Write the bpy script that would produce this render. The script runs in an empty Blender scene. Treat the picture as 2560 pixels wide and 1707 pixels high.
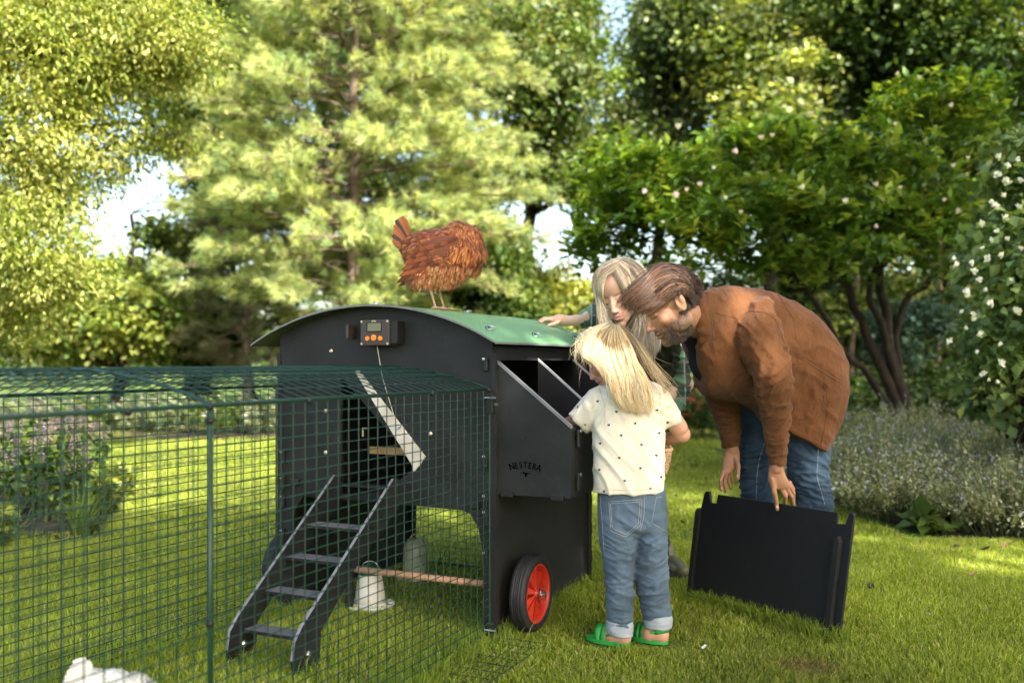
import bpy, math, random
import numpy as np
from mathutils import Vector, Matrix, noise

# ------------------------------------------------------------------ camera, sky, sun, exposure
sc = bpy.context.scene
H, F = 0.96, 2350.0
cam_d = bpy.data.cameras.new('camera'); cam = bpy.data.objects.new('camera', cam_d)
sc.collection.objects.link(cam); sc.camera = cam
cam.location = (0, 0, H); cam.rotation_euler = (math.radians(90), 0, 0)
cam_d.sensor_width = 36; cam_d.lens = F / 2560 * 36; cam_d.shift_y = 50.5 / 2560
cam_d.clip_start = 0.05; cam_d.clip_end = 600
cam_d.dof.use_dof = True; cam_d.dof.focus_distance = 3.3; cam_d.dof.aperture_fstop = 2.0
SUN_DIR = Vector((0.40, -0.66, 0.64)).normalized()          # towards the sun
w = bpy.data.worlds.new('World'); sc.world = w; w.use_nodes = True
nt = w.node_tree; nt.nodes.clear()
wo = nt.nodes.new('ShaderNodeOutputWorld'); bg = nt.nodes.new('ShaderNodeBackground')
sky = nt.nodes.new('ShaderNodeTexSky'); sky.sky_type = 'NISHITA'; sky.sun_disc = False
sky.sun_elevation = math.asin(SUN_DIR.z); sky.sun_rotation = math.atan2(SUN_DIR.x, SUN_DIR.y)
sky.dust_density = 3.0; sky.air_density = 1.0; sky.ozone_density = 0.6
bg.inputs['Strength'].default_value = 0.15
tint = nt.nodes.new('ShaderNodeMix'); tint.data_type = 'RGBA'; tint.blend_type = 'MULTIPLY'; tint.inputs[0].default_value = 1; tint.inputs[7].default_value = (1.0, .97, .89, 1)
nt.links.new(sky.outputs[0], tint.inputs[6]); nt.links.new(tint.outputs[2], bg.inputs[0]); nt.links.new(bg.outputs[0], wo.inputs[0])
sd = bpy.data.lights.new('sun', 'SUN'); sd.energy = 4.1; sd.angle = math.radians(0.6); sd.color = (1, .95, .84)
so = bpy.data.objects.new('sun', sd); sc.collection.objects.link(so)
so.rotation_euler = SUN_DIR.to_track_quat('Z', 'Y').to_euler()
sc.view_settings.view_transform = 'Standard'; sc.view_settings.look = 'None'
sc.view_settings.exposure = 2.05; sc.view_settings.gamma = 1
cy = sc.cycles
cy.max_bounces = 6; cy.diffuse_bounces = 3; cy.glossy_bounces = 2; cy.transmission_bounces = 4
cy.transparent_max_bounces = 4; cy.use_denoising = True; cy.use_adaptive_sampling = True; cy.adaptive_threshold = 0.03
cy.sample_clamp_indirect = 4

# ------------------------------------------------------------------ helpers
rng = np.random.default_rng(7)
WO = {}                                   # world origin of each linked object
def V(*a): return np.array(a, float)
def P(u, v, Y): return V((u - 1280) / F * Y, Y, H - (v - 904) / F * Y)
def norm(a):
    a = np.asarray(a, float); n = np.linalg.norm(a, axis=-1, keepdims=True); return a / np.maximum(n, 1e-9)

def tag(o, label=None, cat=None, group=None, kind=None):
    if label: o['label'] = label
    if cat: o['category'] = cat
    if group: o['group'] = group
    if kind: o['kind'] = kind
    return o
def empty(name, loc, label, cat, group=None):
    o = bpy.data.objects.new(name, None); sc.collection.objects.link(o); o.location = tuple(loc); o.empty_display_size = .05
    WO[o.name] = V(*loc); return tag(o, label, cat, group)
def make(name, verts, faces, mat, parent=None, smooth=False, origin=None, cols=None, uvs=None):
    """one mesh object; verts are in world space, faces a list of tuples or an (n,k) array"""
    verts = np.asarray(verts, float).reshape(-1, 3)
    o0 = WO[parent.name] if parent is not None else (V(*origin) if origin is not None else V(0, 0, 0))
    me = bpy.data.meshes.new(name)
    v = verts - o0
    if isinstance(faces, np.ndarray) and faces.ndim == 2:
        n, k = faces.shape
        me.vertices.add(len(v)); me.vertices.foreach_set('co', v.astype(np.float32).ravel())
        me.loops.add(n * k); me.loops.foreach_set('vertex_index', faces.astype(np.int32).ravel())
        me.polygons.add(n); me.polygons.foreach_set('loop_start', (np.arange(n) * k).astype(np.int32))
        me.polygons.foreach_set('loop_total', np.full(n, k, np.int32))
        me.update(calc_edges=True)
    else:
        me.from_pydata([tuple(x) for x in v], [], [tuple(int(i) for i in f) for f in faces]); me.update()
    if smooth: me.polygons.foreach_set('use_smooth', np.ones(len(me.polygons), bool))
    if cols is not None:
        a = me.color_attributes.new('Col', 'FLOAT_COLOR', 'POINT')
        c = np.ones((len(v), 4), np.float32); c[:, :3] = cols; a.data.foreach_set('color', c.ravel())
    if mat: me.materials.append(mat)
    o = bpy.data.objects.new(name, me); sc.collection.objects.link(o)
    if parent is not None: o.parent = parent
    else: o.location = tuple(o0)
    WO[o.name] = o0.copy(); return o

def rdir(n): return norm(rng.normal(0, 1, (n, 3)))
def pal(n, cols, jit=.25):
    cols = np.array(cols); k = rng.integers(0, len(cols), n); return np.clip(cols[k]*rng.uniform(1-jit, 1+jit, n)[:, None], 0, 1)
class MB:
    """collects shapes and links them as one mesh"""
    def __init__(s): s.v = []; s.f = []
    def add(s, v, f):
        n = len(s.v); s.v += [tuple(x) for x in v]; s.f += [tuple(i + n for i in q) for q in f]; return s
    def box(s, o, ax, ay, az):
        """box from corner o with edge vectors"""
        o, ax, ay, az = map(lambda q: np.asarray(q, float), (o, ax, ay, az))
        c = [o, o + ax, o + ax + ay, o + ay]; c += [p + az for p in c]
        if np.dot(np.cross(ax, ay), az) < 0: fs = [(0,1,2,3),(4,7,6,5),(0,4,5,1),(1,5,6,2),(2,6,7,3),(3,7,4,0)]
        else: fs = [(0,3,2,1),(4,5,6,7),(0,1,5,4),(1,2,6,5),(2,3,7,6),(3,0,4,7)]
        return s.add(c, fs)
    def tube(s, pts, r, n=6, cap=True):
        pts = np.asarray(pts, float); m = len(pts); r = np.full(m, r) if np.isscalar(r) else np.asarray(r, float)
        t = np.gradient(pts, axis=0); t = norm(t)
        a = V(0, 0, 1) if abs(t[0][2]) < .9 else V(1, 0, 0)
        vs = []; 
        for i in range(m):
            x = norm(np.cross(a, t[i])); y = np.cross(t[i], x); a = y if abs(np.dot(y, t[min(i+1,m-1)])) < .9 else a
            for k in range(n):
                an = 2 * math.pi * k / n; vs.append(pts[i] + r[i] * (math.cos(an) * x + math.sin(an) * y))
        fs = [(i*n+k, i*n+(k+1)%n, (i+1)*n+(k+1)%n, (i+1)*n+k) for i in range(m-1) for k in range(n)]
        if cap: fs += [tuple(range(n-1,-1,-1)), tuple((m-1)*n+k for k in range(n))]
        return s.add(vs, fs)
    def lathe(s, c, axis, prof, n=32, ref=None):
        """prof: list of (radius, height along axis)"""
        ax = norm(axis); x = norm(np.cross(ax, ref if ref is not None else (V(0,0,1) if abs(ax[2]) < .9 else V(1,0,0)))); y = np.cross(ax, x)
        vs = [np.asarray(c) + h*ax + r*(math.cos(2*math.pi*k/n)*x + math.sin(2*math.pi*k/n)*y) for r, h in prof for k in range(n)]
        fs = [(i*n+k, i*n+(k+1)%n, (i+1)*n+(k+1)%n, (i+1)*n+k) for i in range(len(prof)-1) for k in range(n)]
        return s.add(vs, fs)
    def prism(s, poly, ext):
        """poly: list of 3D points (planar), ext: extrusion vector"""
        n = len(poly); poly = [np.asarray(p, float) for p in poly]; ext = np.asarray(ext, float)
        vs = poly + [p + ext for p in poly]
        return s.add(vs, [tuple(range(n-1,-1,-1)), tuple(range(n, 2*n))] + [(i, (i+1)%n, n+(i+1)%n, n+i) for i in range(n)])
    def ball(s, c, r, n=8):
        r = V(r, r, r) if np.isscalar(r) else np.asarray(r, float); vs = []; 
        for i in range(n+1):
            th = math.pi * i / n
            for k in range(2*n):
                ph = math.pi * k / n; vs.append(np.asarray(c) + r*V(math.sin(th)*math.cos(ph), math.sin(th)*math.sin(ph), math.cos(th)))
        m = 2*n
        return s.add(vs, [(i*m+k, (i+1)*m+k, (i+1)*m+(k+1)%m, i*m+(k+1)%m) for i in range(n) for k in range(m)])
    def build(s, name, mat, parent=None, smooth=False, origin=None):
        return make(name, s.v, s.f, mat, parent, smooth, origin)
def bevel(o, w=.002, seg=2):
    m = o.modifiers.new('bevel', 'BEVEL'); m.width = w; m.segments = seg; m.limit_method = 'ANGLE'; return o

# ------------------------------------------------------------------ materials
def mat(name, col, rough=.6, spec=.5, metal=0., trans=0., attr=False, var=0., vscale=20., bump=0., bscale=200., sheen=0., bump2=0., b2scale=8., coords='Object', sub=0., coat=0., wave=None, checker=None):
    m = bpy.data.materials.new(name); m.use_nodes = True; t = m.node_tree; b = t.nodes['Principled BSDF']; L = t.links.new
    b.inputs['Base Color'].default_value = (*col, 1); b.inputs['Roughness'].default_value = rough
    b.inputs['Specular IOR Level'].default_value = spec; b.inputs['Metallic'].default_value = metal
    b.inputs['Sheen Weight'].default_value = sheen; b.inputs['Coat Weight'].default_value = coat
    if sub: b.inputs['Subsurface Weight'].default_value = sub; b.inputs['Subsurface Radius'].default_value = (.01, .004, .002); b.inputs['Subsurface Scale'].default_value = 1
    tc = t.nodes.new('ShaderNodeTexCoord'); co = tc.outputs[coords]
    src = None
    if attr:
        a = t.nodes.new('ShaderNodeAttribute'); a.attribute_name = 'Col'; src = a.outputs['Color']
        L(src, b.inputs['Base Color'])
    if var:
        n = t.nodes.new('ShaderNodeTexNoise'); n.inputs['Scale'].default_value = vscale; n.inputs['Detail'].default_value = 5; L(co, n.inputs['Vector'])
        r = t.nodes.new('ShaderNodeMapRange'); r.inputs[1].default_value = .3; r.inputs[2].default_value = .7; r.inputs[3].default_value = 1 - var; r.inputs[4].default_value = 1 + var; L(n.outputs[0], r.inputs[0])
        mx = t.nodes.new('ShaderNodeMix'); mx.data_type = 'RGBA'; mx.blend_type = 'MULTIPLY'; mx.inputs[0].default_value = 1
        if src: L(src, mx.inputs[6])
        else: mx.inputs[6].default_value = (*col, 1)
        L(r.outputs[0], mx.inputs[7]); L(mx.outputs[2], b.inputs['Base Color']); src = mx.outputs[2]
    last = None
    for s, sca, kind in ((bump2, b2scale, 'n'), (bump, bscale, 'n')):
        if s:
            n = t.nodes.new('ShaderNodeTexNoise'); n.inputs['Scale'].default_value = sca; n.inputs['Detail'].default_value = 4; L(co, n.inputs['Vector'])
            bp = t.nodes.new('ShaderNodeBump'); bp.inputs['Strength'].default_value = min(1, s); bp.inputs['Distance'].default_value = .3 / sca
            L(n.outputs[0], bp.inputs['Height'])
            if last: L(last, bp.inputs['Normal'])
            last = bp.outputs[0]
    if wave:
        st, sca, direc = wave
        n = t.nodes.new('ShaderNodeTexWave'); n.inputs['Scale'].default_value = sca; n.bands_direction = direc; L(co, n.inputs['Vector'])
        bp = t.nodes.new('ShaderNodeBump'); bp.inputs['Strength'].default_value = st; bp.inputs['Distance'].default_value = .001
        L(n.outputs[1], bp.inputs['Height'])
        if last: L(last, bp.inputs['Normal'])
        last = bp.outputs[0]
    if last: L(last, b.inputs['Normal'])
    if trans:
        o = t.nodes['Material Output']; tr = t.nodes.new('ShaderNodeBsdfTranslucent'); ms = t.nodes.new('ShaderNodeMixShader'); ms.inputs[0].default_value = trans
        if src:
            g = t.nodes.new('ShaderNodeMix'); g.data_type = 'RGBA'; g.blend_type = 'MULTIPLY'; g.inputs[0].default_value = 1; g.inputs[7].default_value = (1.5, 1.35, .55, 1)
            L(src, g.inputs[6]); L(g.outputs[2], tr.inputs[0])
        else: tr.inputs[0].default_value = (min(1,col[0]*1.5), min(1,col[1]*1.35), col[2]*.55, 1)
        L(b.outputs[0], ms.inputs[1]); L(tr.outputs[0], ms.inputs[2]); L(ms.outputs[0], o.inputs[0])
    return m
M = {}
M['coop'] = mat('black_plastic', (.015, .0155, .017), .55, .3, bump=.5, bscale=420, var=.35, vscale=7)
M['coop_edge'] = mat('cut_plastic_edge', (.16, .16, .17), .5, .5)
M['dark'] = mat('dark_plastic', (.012, .012, .014), .5, .4)
M['green_roof'] = mat('green_roof_plastic', (.14, .30, .125), .42, .5, wave=(.5, 60, 'X'), var=.06, vscale=4)
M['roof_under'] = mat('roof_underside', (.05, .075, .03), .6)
M['wire'] = mat('green_coated_wire', (.004, .036, .020), .42, .6, coat=.08)
M['steel'] = mat('steel', (.6, .6, .6), .3, .5, metal=1)
M['red'] = mat('red_plastic', (.48, .032, .015), .4, .5, var=.06, vscale=30)
M['rubber'] = mat('rubber', (.016, .016, .018), .6, .4, bump=.3, bscale=300)
M['orange'] = mat('orange_button', (.8, .25, .02), .5)
M['brownbox'] = mat('brown_black_plastic', (.05, .035, .03), .5)
M['lcd'] = mat('lcd_glass', (.16, .16, .10), .25)
M['white_plastic'] = mat('white_plastic', (.72, .70, .64), .45, var=.12, vscale=12)
M['white_dirty'] = mat('white_dirty_panel', (.62, .55, .47), .6, var=.25, vscale=9)
M['drinker'] = mat('grey_green_plastic', (.30, .34, .24), .4, var=.1)
M['lid'] = mat('green_lid', (.01, .13, .06), .4)
M['copper'] = mat('pink_brown_wood', (.55, .30, .18), .5, var=.2, vscale=30)
M['wood'] = mat('raw_wood', (.50, .32, .14), .7, var=.2)
M['string'] = mat('string', (.6, .6, .52), .6)
# ------------------------------------------------------------------ coop frame
TH = math.radians(25.5)
P0 = V(-.067, 3.23, 0); A = V(math.sin(TH), math.cos(TH), 0); B = V(-math.cos(TH), math.sin(TH), 0); Z = V(0, 0, 1)
def C(t, s, z): return P0 + t * B + s * A + z * Z
CW = .917
def roof_z(t):      # circular arch
    tc, half, sag, z1 = .48, .53, .142, 1.024
    R = (half**2 + sag**2) / (2 * sag); return z1 + math.sqrt(max(R*R - (t - tc)**2, 0)) - (R - sag)
M['coop_board'] = mat('smooth_black_plastic', (.010, .011, .014), .55, .4, bump=.2, bscale=400, var=.1)
def dirty(m, amt=.6):
    """pale dust specks and dried splashes over the plastic"""
    t = m.node_tree; b = t.nodes['Principled BSDF']; L = t.links.new; src = b.inputs['Base Color'].links[0].from_socket
    tc = t.nodes.new('ShaderNodeTexCoord'); f = None
    for s, lo, hi in ((160, .66, .74), (22, .60, .80)):
        n = t.nodes.new('ShaderNodeTexNoise'); n.inputs['Scale'].default_value = s; n.inputs['Detail'].default_value = 6; L(tc.outputs['Object'], n.inputs['Vector'])
        r = t.nodes.new('ShaderNodeMapRange'); r.inputs[1].default_value = lo; r.inputs[2].default_value = hi; r.inputs[4].default_value = amt*(1 if s > 100 else .35); L(n.outputs[0], r.inputs[0])
        x = t.nodes.new('ShaderNodeMix'); x.data_type = 'RGBA'; L(r.outputs[0], x.inputs[0]); L(src, x.inputs[6]); x.inputs[7].default_value = (.06, .055, .047, 1); src = x.outputs[2]
    L(src, b.inputs['Base Color'])
def build_coop():
    dirty(M['coop']); dirty(M['coop_board'], .35)
    coop = empty('chicken_coop', C(.46, .46, 0), 'black plastic chicken coop with arched green roof, red wheel and side nest box', 'chicken coop')
    th = .014
    # front panel: polygon (t,z) with leg cut-out and pop hole; made as strips via bmesh fill
    import bmesh
    def panel(name, outer, holes, s0, thick, m=M['coop'], parent=coop, frame=C):
        bm = bmesh.new()
        def loop(pts):
            vs = [bm.verts.new(tuple(frame(t, s0, z))) for t, z in pts]
            return [bm.edges.new((vs[i], vs[(i+1) % len(vs)])) for i in range(len(vs))]
        es = loop(outer)
        for h in holes: es += loop(h)
        bmesh.ops.triangle_fill(bm, use_beauty=True, edges=es)
        r = bmesh.ops.extrude_face_region(bm, geom=bm.faces[:])
        bmesh.ops.translate(bm, verts=[g for g in r['geom'] if isinstance(g, bmesh.types.BMVert)], vec=tuple(frame(0, s0 + thick, 0) - frame(0, s0, 0)))
        bmesh.ops.recalc_face_normals(bm, faces=bm.faces)
        me = bpy.data.meshes.new('tmp'); bm.to_mesh(me); bm.free()
        v = [tuple(x.co) for x in me.vertices]; f = [tuple(p.vertices) for p in me.polygons]; bpy.data.meshes.remove(me)
        return make(name, v, f, m, parent)
    def arch(t0, t1, n, dz=0): return [(t0 + (t1-t0)*i/n, roof_z(t0 + (t1-t0)*i/n) - .006 + dz) for i in range(n+1)]
    # pop hole: straight left side, sloped flap on the right, round bottom
    hole = [(.655, .86), (.60, .875), (.50, .80)]
    # from the photograph: flap lower end at (t,z) ~ .235,.60 ; arc to bottom .62,.50
    cx, cz, R = .655, .86, .372
    hole = [(.655, .875), (.245, .60)] + [(cx - R*1.1*math.cos(a), cz - R*math.sin(a)) for a in [math.radians(x) for x in range(44, 91, 5)]]
    hole = [(.632, .905), (.30, .590), (.32, .573), (.35, .55), (.40, .518), (.44, .499), (.48, .484), (.55, .472), (.632, .468)]
    outer = [(0, .0), (.035, 0), (.038, .30), (.055, .385), (.085, .43), (.12, .442), (.80, .455), (.845, .40), (.86, .33), (.87, 0), (CW, 0)] + arch(CW, 0, 26)
    panel('front_panel', outer, [hole], 0, th)
    rear = [(0, .0), (.06, 0), (.06, .34), (.10, .41), (.14, .43), (.81, .43), (.85, .39), (.87, .3), (.875, 0), (CW, 0)] + arch(CW, 0, 26)
    panel('rear_panel', rear, [], CW, th)
    # side walls; the right one is open above the nest box
    D = CW
    fr = lambda t, s, z: P0 + t*A + s*B + z*Z       # t runs along A
    panel('side_wall', [(th, .02), (D, .02), (D, .50), (th, .50)], [], 0, th, frame=fr)
    MBw = MB(); MBw.box(C(.002, th, .965), B*.012, A*(D-th), Z*.05).build('lintel', M['coop'], coop)
    panel('side_wall', [(th, .02), (D, .02), (D, 1.0), (th, 1.0)], [], CW - th, th, frame=fr)
    # corner posts / edge trims
    for t_, s_ in ((-.012, -.004), (-.012, D - .02), (CW - .006, -.004)):
        MB().box(C(t_, s_, .0), B*.016, A*.034, Z*.99).build('corner_trim', M['coop'], coop)
    MB().box(C(.014, th, .445), B*(CW-.028), A*(D-th), Z*.014).build('floor', M['dark'], coop)
    # roof sheet
    n = 40; ts = np.linspace(-.045, 1.005, n+1); s0, s1 = -.065, D + .07
    top = [(t, roof_z(t)) for t in ts]; vs = []; fs = []
    for t, z in top: vs += [C(t, s0, z), C(t, s1, z)]
    fs = [(2*i, 2*i+1, 2*i+3, 2*i+2) for i in range(n)]
    make('roof', vs + [], fs, M['green_roof'], coop, True)
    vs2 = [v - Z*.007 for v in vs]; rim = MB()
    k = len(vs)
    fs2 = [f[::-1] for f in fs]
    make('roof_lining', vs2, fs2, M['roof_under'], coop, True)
    e = MB()
    for i in range(n):
        a, b2 = vs[2*i], vs[2*i+2]; c, d = a - Z*.007, b2 - Z*.007
        e.add([a, b2, d, c], [(0, 1, 2, 3)]); a, b2 = vs[2*i+1], vs[2*i+3]; e.add([a, b2, b2 - Z*.007, a - Z*.007], [(3, 2, 1, 0)])
    e.add([vs[0], vs[1], vs[1] - Z*.007, vs[0] - Z*.007], [(0, 1, 2, 3)]); e.add([vs[-2], vs[-1], vs[-1] - Z*.007, vs[-2] - Z*.007], [(3, 2, 1, 0)])
    e.build('roof_edge', M['coop_edge'], coop)
    # hand slots in the roof and ring clips
    for t_ in (.30, .80):
        pts = [C(t_ + dt, -.035, roof_z(t_ + dt) + (.0022 if t_ < .5 else .0022)) for dt in np.linspace(-.055, .055, 7)]
        sl = MB(); vsl = []; 
        for p in pts: vsl += [p, p + A*.012]
        sl.add(vsl, [(2*i, 2*i+1, 2*i+3, 2*i+2) for i in range(6)]); sl.build('roof_slot', M['dark' if t_ < .5 else 'steel'], coop)
    for t_, s_ in ((.055, .07), (.02, .39), (.02, .80), (.50, .02), (.44, .62)):
        z_ = roof_z(t_); sl = math.atan((roof_z(t_+.01) - roof_z(t_-.01))/.02)
        tb = norm(B*math.cos(sl) + Z*math.sin(sl)); nn = norm(np.cross(A, tb)); nn = nn if nn[2] > 0 else -nn
        c0 = C(t_, s_, z_) + nn*.004
        rg = MB(); an = np.linspace(0, 2*math.pi, 17)
        rg.tube([c0 + tb*(-.012) + .021*math.cos(a)*A + .014*math.sin(a)*tb + nn*(.004 + .004*math.cos(a)) for a in an], .0019, 5, False)
        ring = rg.build('ring_clip', M['steel'], coop, True)
        MB().lathe(c0 - nn*.004, nn, [(.009, 0), (.009, .006), (.005, .009), (0.0001, .009)], 12).build('stud', M['dark'], ring, False)
    # nest box on the right side wall
    W = .283; zb, zt, zo = .505, .968, .742; s_a, s_b = .014, .935
    nb = None
    def trap(name, s, thick, m, parent):
        poly = [C(0, s, zb), C(-W, s, zb), C(-W, s, zo), C(0, s, zt)]
        return MB().prism(poly, A*thick).build(name, m, parent)
    body = trap('nest_box', s_a, .012, M['coop'], coop)
    MB().box(C(-W, s_a + .012, zb), B*.012, A*(s_b - s_a - .012), Z*(zo - zb)).build('outer_wall', M['coop'], body)
    MB().box(C(-W + .012, s_a + .012, zb), B*(W - .014), A*(s_b - s_a - .012), Z*.012).build('box_floor', M['dark'], body)
    for i, s in enumerate((.385, .74, s_b)):
        d = MB().prism([C(0, s, zb + .013), C(-W + .013, s, zb + .013), C(-W + .013, s, zo), C(0, s, zt)], A*.010).build('divider', M['dark'], body)
        MB().prism([C(0, s - .0015, zt - .004), C(-W + .012, s - .0015, zo - .004), C(-W + .012, s - .0015, zo + .005), C(0, s - .0015, zt + .005)], A*.009).build('divider_edge', M['steelish'], body)
    MB().prism([C(.0, s_a - .0015, zt - .005), C(-W - .002, s_a - .0015, zo - .005), C(-W - .002, s_a - .0015, zo + .006), C(0, s_a - .0015, zt + .006)], A*.014).build('panel_edge', M['coop_edge'], body)
    for (t_, z_) in ((-W - .006, .70), (-W - .006, .555)):
        lt = MB().box(C(t_, s_a + .035, z_ - .028), B*-.010, A*.028, Z*.06).build('latch', M['dark'], body); bevel(lt, .003)
        MB().lathe(C(t_ - .010, s_a + .049, z_ + .026), -B, [(.006, 0), (.006, .004), (.0001, .005)], 10).build('screw', M['steel'], lt)
    for t_ in (-.03, -.215):
        lt = MB().box(C(t_, s_a - .012, zb - .008), -B*.045, A*.012, Z*.02).build('bottom_clip', M['dark'], body); bevel(lt, .003)
    # engraved lettering, arched
    lm = MB(); text = 'NESTERA'; Rr = .13; cc = (-.118, .60 - Rr)
    for i, ch in enumerate(text):
        a = math.radians(-21 + 7*i); hh = .020 if i not in (0, 6) else .024
        cu = bpy.data.curves.new('t', 'FONT'); cu.body = ch; cu.size = hh*1.45; cu.align_x = 'CENTER'; cu.extrude = .0006; cu.offset = .0004
        ob = bpy.data.objects.new('t', cu); sc.collection.objects.link(ob); dg = bpy.context.evaluated_depsgraph_get(); dg.update()
        me = bpy.data.meshes.new_from_object(ob.evaluated_get(dg))
        x0, z0 = cc[0] - Rr*math.sin(a), cc[1] + Rr*math.cos(a)      # t decreases to the right
        vs = []
        for q in me.vertices:
            x, y = q.co.x*.82, q.co.y
            xr, yr = x*math.cos(-a) - y*math.sin(-a), x*math.sin(-a) + y*math.cos(-a)
            vs.append(C(x0 - xr, s_a - .0012 + q.co.z*.5, z0 + yr))
        lm.add(vs, [tuple(p.vertices) for p in me.polygons]); bpy.data.objects.remove(ob); bpy.data.curves.remove(cu); bpy.data.meshes.remove(me)
    zz = s_a - .0012
    for tri in ([(-.098, .584), (-.140, .583), (-.121, .578)], [(-.116, .581), (-.126, .580), (-.119, .566)], [(-.109, .585), (-.113, .588), (-.116, .583)]):
        lm.add([C(t, zz, z) for t, z in tri], [(0, 1, 2), (2, 1, 0)])
    lm.build('lettering', M['engrave'], body)
    # wheel
    def wheel(sgn_t, s_, lab=None):
        ax = -B if sgn_t < 0 else B; c = C(0 if sgn_t < 0 else CW, s_, .142) + ax*.048
        R = .137
        hub = MB().lathe(c, ax, [(.016, -.01), (.016, .052), (.012, .056), (.0001, .056)], 20).build('wheel', M['red'], coop, False)
        prof = [(.104, 0), (.118, -.001), (.130, .004), (R-.001, .012)]
        for k in range(4): x = .016 + k*.0075; prof += [(R, x), (R, x+.0045), (R-.003, x+.0055), (R-.003, x+.007)]
        prof += [(R-.001, .050), (.130, .058), (.116, .062), (.104, .060)]
        MB().lathe(c, ax, prof + [(.104, 0)], 64).build('tyre', M['rubber'], hub, True)
        MB().lathe(c, ax, [(.1035, .004), (.1035, .058), (.099, .060), (.096, .052), (.094, .034), (.094, .012)], 64).build('rim', M['red'], hub, True)
        sp = MB(); x = norm(np.cross(ax, Z)); y = np.cross(ax, x)
        n = 8
        for k in range(n):
            a0 = 2*math.pi*k/n + .2; a1 = a0 + 2*math.pi/n
            pr = lambda r, a, h: c + ax*h + r*(math.cos(a)*x + math.sin(a)*y)
            am = (a0 + a1)/2
            sp.add([pr(.014, a0, .050), pr(.095, a0, .030), pr(.095, am+.05, .040), pr(.014, am+.05, .050)], [(0, 1, 2, 3), (3, 2, 1, 0)])
            sp.add([pr(.014, am+.05, .050), pr(.095, am+.05, .040), pr(.095, am+.07, .018), pr(.014, am+.07, .034)], [(0, 1, 2, 3), (3, 2, 1, 0)])
            sp.add([pr(.014, am+.07, .032), pr(.095, am+.07, .018), pr(.095, a1, .018), pr(.014, a1, .032)], [(0, 1, 2, 3), (3, 2, 1, 0)])
            sp.add([pr(.014, a1, .032), pr(.095, a1, .018), pr(.095, a1, .030), pr(.014, a1, .050)], [(0, 1, 2, 3), (3, 2, 1, 0)])
        sp.build('spokes', M['red'], hub)
        MB().lathe(c, ax, [(.009, .05), (.009, .085), (.0001, .086)], 14).build('axle_end', M['steel'], hub)
        MB().tube([c + ax*.076 + x*.018*math.cos(a) + y*(.018*math.sin(a)) + ax*.006*math.sin(a) for a in np.linspace(0, 2*math.pi, 15)], .0022, 5, False).build('lock_pin', M['steel'], hub, True)
    wheel(-1, .15)
    wheel(1, .15)
    # knobs along the front edge and side
    for z_ in (.955, .62, .485, .43, .29):
        kn = MB().box(C(.030, -.014, z_ - .028), -B*.016, A*.014, Z*.05).build('edge_knob', M['dark'], coop); bevel(kn, .004)
        MB().lathe(C(.026, -.014, z_ + .014), -A, [(.005, 0), (.005, .005), (.0001, .006)], 10).build('bolt', M['steel'], kn)
    for z_ in (.60, .50, .43, .30):
        kn = MB().box(C(.905, -.014, z_ - .03), -B*.016, A*.014, Z*.05).build('edge_knob', M['dark'], coop); bevel(kn, .004)
        MB().lathe(C(.900, -.014, z_ + .014), -A, [(.004, 0), (.004, .004), (.0001, .005)], 10).build('bolt', M['steel'], kn)
    for z_ in (.36, .24, .12):
        kn = MB().box(C(-.012, CW + .004, z_ - .025), B*.02, A*.02, Z*.05).build('edge_knob', M['dark'], coop); bevel(kn, .004)
    for (t_, z_) in ((.655 + .02, 1.0), (.70, .775), (.70, .62), (.245, .705), (.40, 1.10)):
        MB().lathe(C(t_, 0, z_), -A, [(.0075, 0), (.0075, .004), (.004, .007), (.0001, .007)], 12).build('screw', M['steelwarm'], coop, False)
    for (t_, z_) in ((.86, .50), (.085, .462)):
        kn = MB().box(C(t_, -.016, z_ - .01), -B*.04, A*.016, Z*.024).build('cross_clip', M['dark'], coop); bevel(kn, .004)
    # sliding flap edge with its cord
    a1, a2 = (.558, .925), (.280, .608); dv = norm(V(a2[0]-a1[0], a2[1]-a1[1], 0)); pv = V(dv[1], -dv[0], 0)*-.017
    poly = [(a1[0]+pv[0]*.2, a1[1]+pv[1]*.2), (a1[0]-pv[0]*.6, a1[1]-pv[1]*.6), (a2[0]-pv[0]*1.3, a2[1]-pv[1]*1.3), (a2[0]+.008, a2[1]-.018), (a2[0]+.030, a2[1]-.040), (a2[0]+pv[0]*1.1+.022, a2[1]+pv[1]*1.1-.004)]
    fl = MB().prism([C(t, -.012, z) for t, z in poly], A*.010).build('door_flap', M['white_dirty'], coop)
    MB().tube([C(.375, -.02, .725), C(.365, -.026, .72), C(.355, -.024, .73)], .004, 6).build('cord_hook', M['steel'], fl)
    MB().prism([C(t, .016, z) for t, z in ((.60, .93), (.16, .62), (.10, .70), (.14, .93), (.3, 1.0))], A*.008).build('door', M['coop'], coop)
    # controller box with screen, buttons, cord
    bx = MB().box(C(.505, -.058, 1.018), -B*.122, A*.058, Z*.092).build('door_controller', M['brownbox'], coop); bevel(bx, .003)
    MB().box(C(.383, -.05, 1.026), -B*.030, A*.05, Z*.078).build('battery_housing', M['dark'], bx)
    MB().box(C(.478, -.0595, 1.066), -B*.064, A*.0015, Z*.036).build('screen_bezel', M['dark'], bx)
    MB().box(C(.472, -.061, 1.070), -B*.056, A*.0015, Z*.028).build('screen', M['lcd'], bx)
    for t_, z_, r_ in ((.474, 1.043, .0088), (.447, 1.046, .0112), (.419, 1.043, .0088)):
        MB().lathe(C(t_, -.058, z_), -A, [(r_, 0), (r_, .003), (r_*.8, .0042), (.0001, .0042)], 20).build('button', M['orange'], bx)
    for t_ in (.499, .389):
        for z_ in (1.024, 1.104): MB().lathe(C(t_, -.058, z_), -A, [(.004, 0), (.004, .002), (.0001, .0025)], 10).build('screw', M['steelwarm'], bx)
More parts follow.
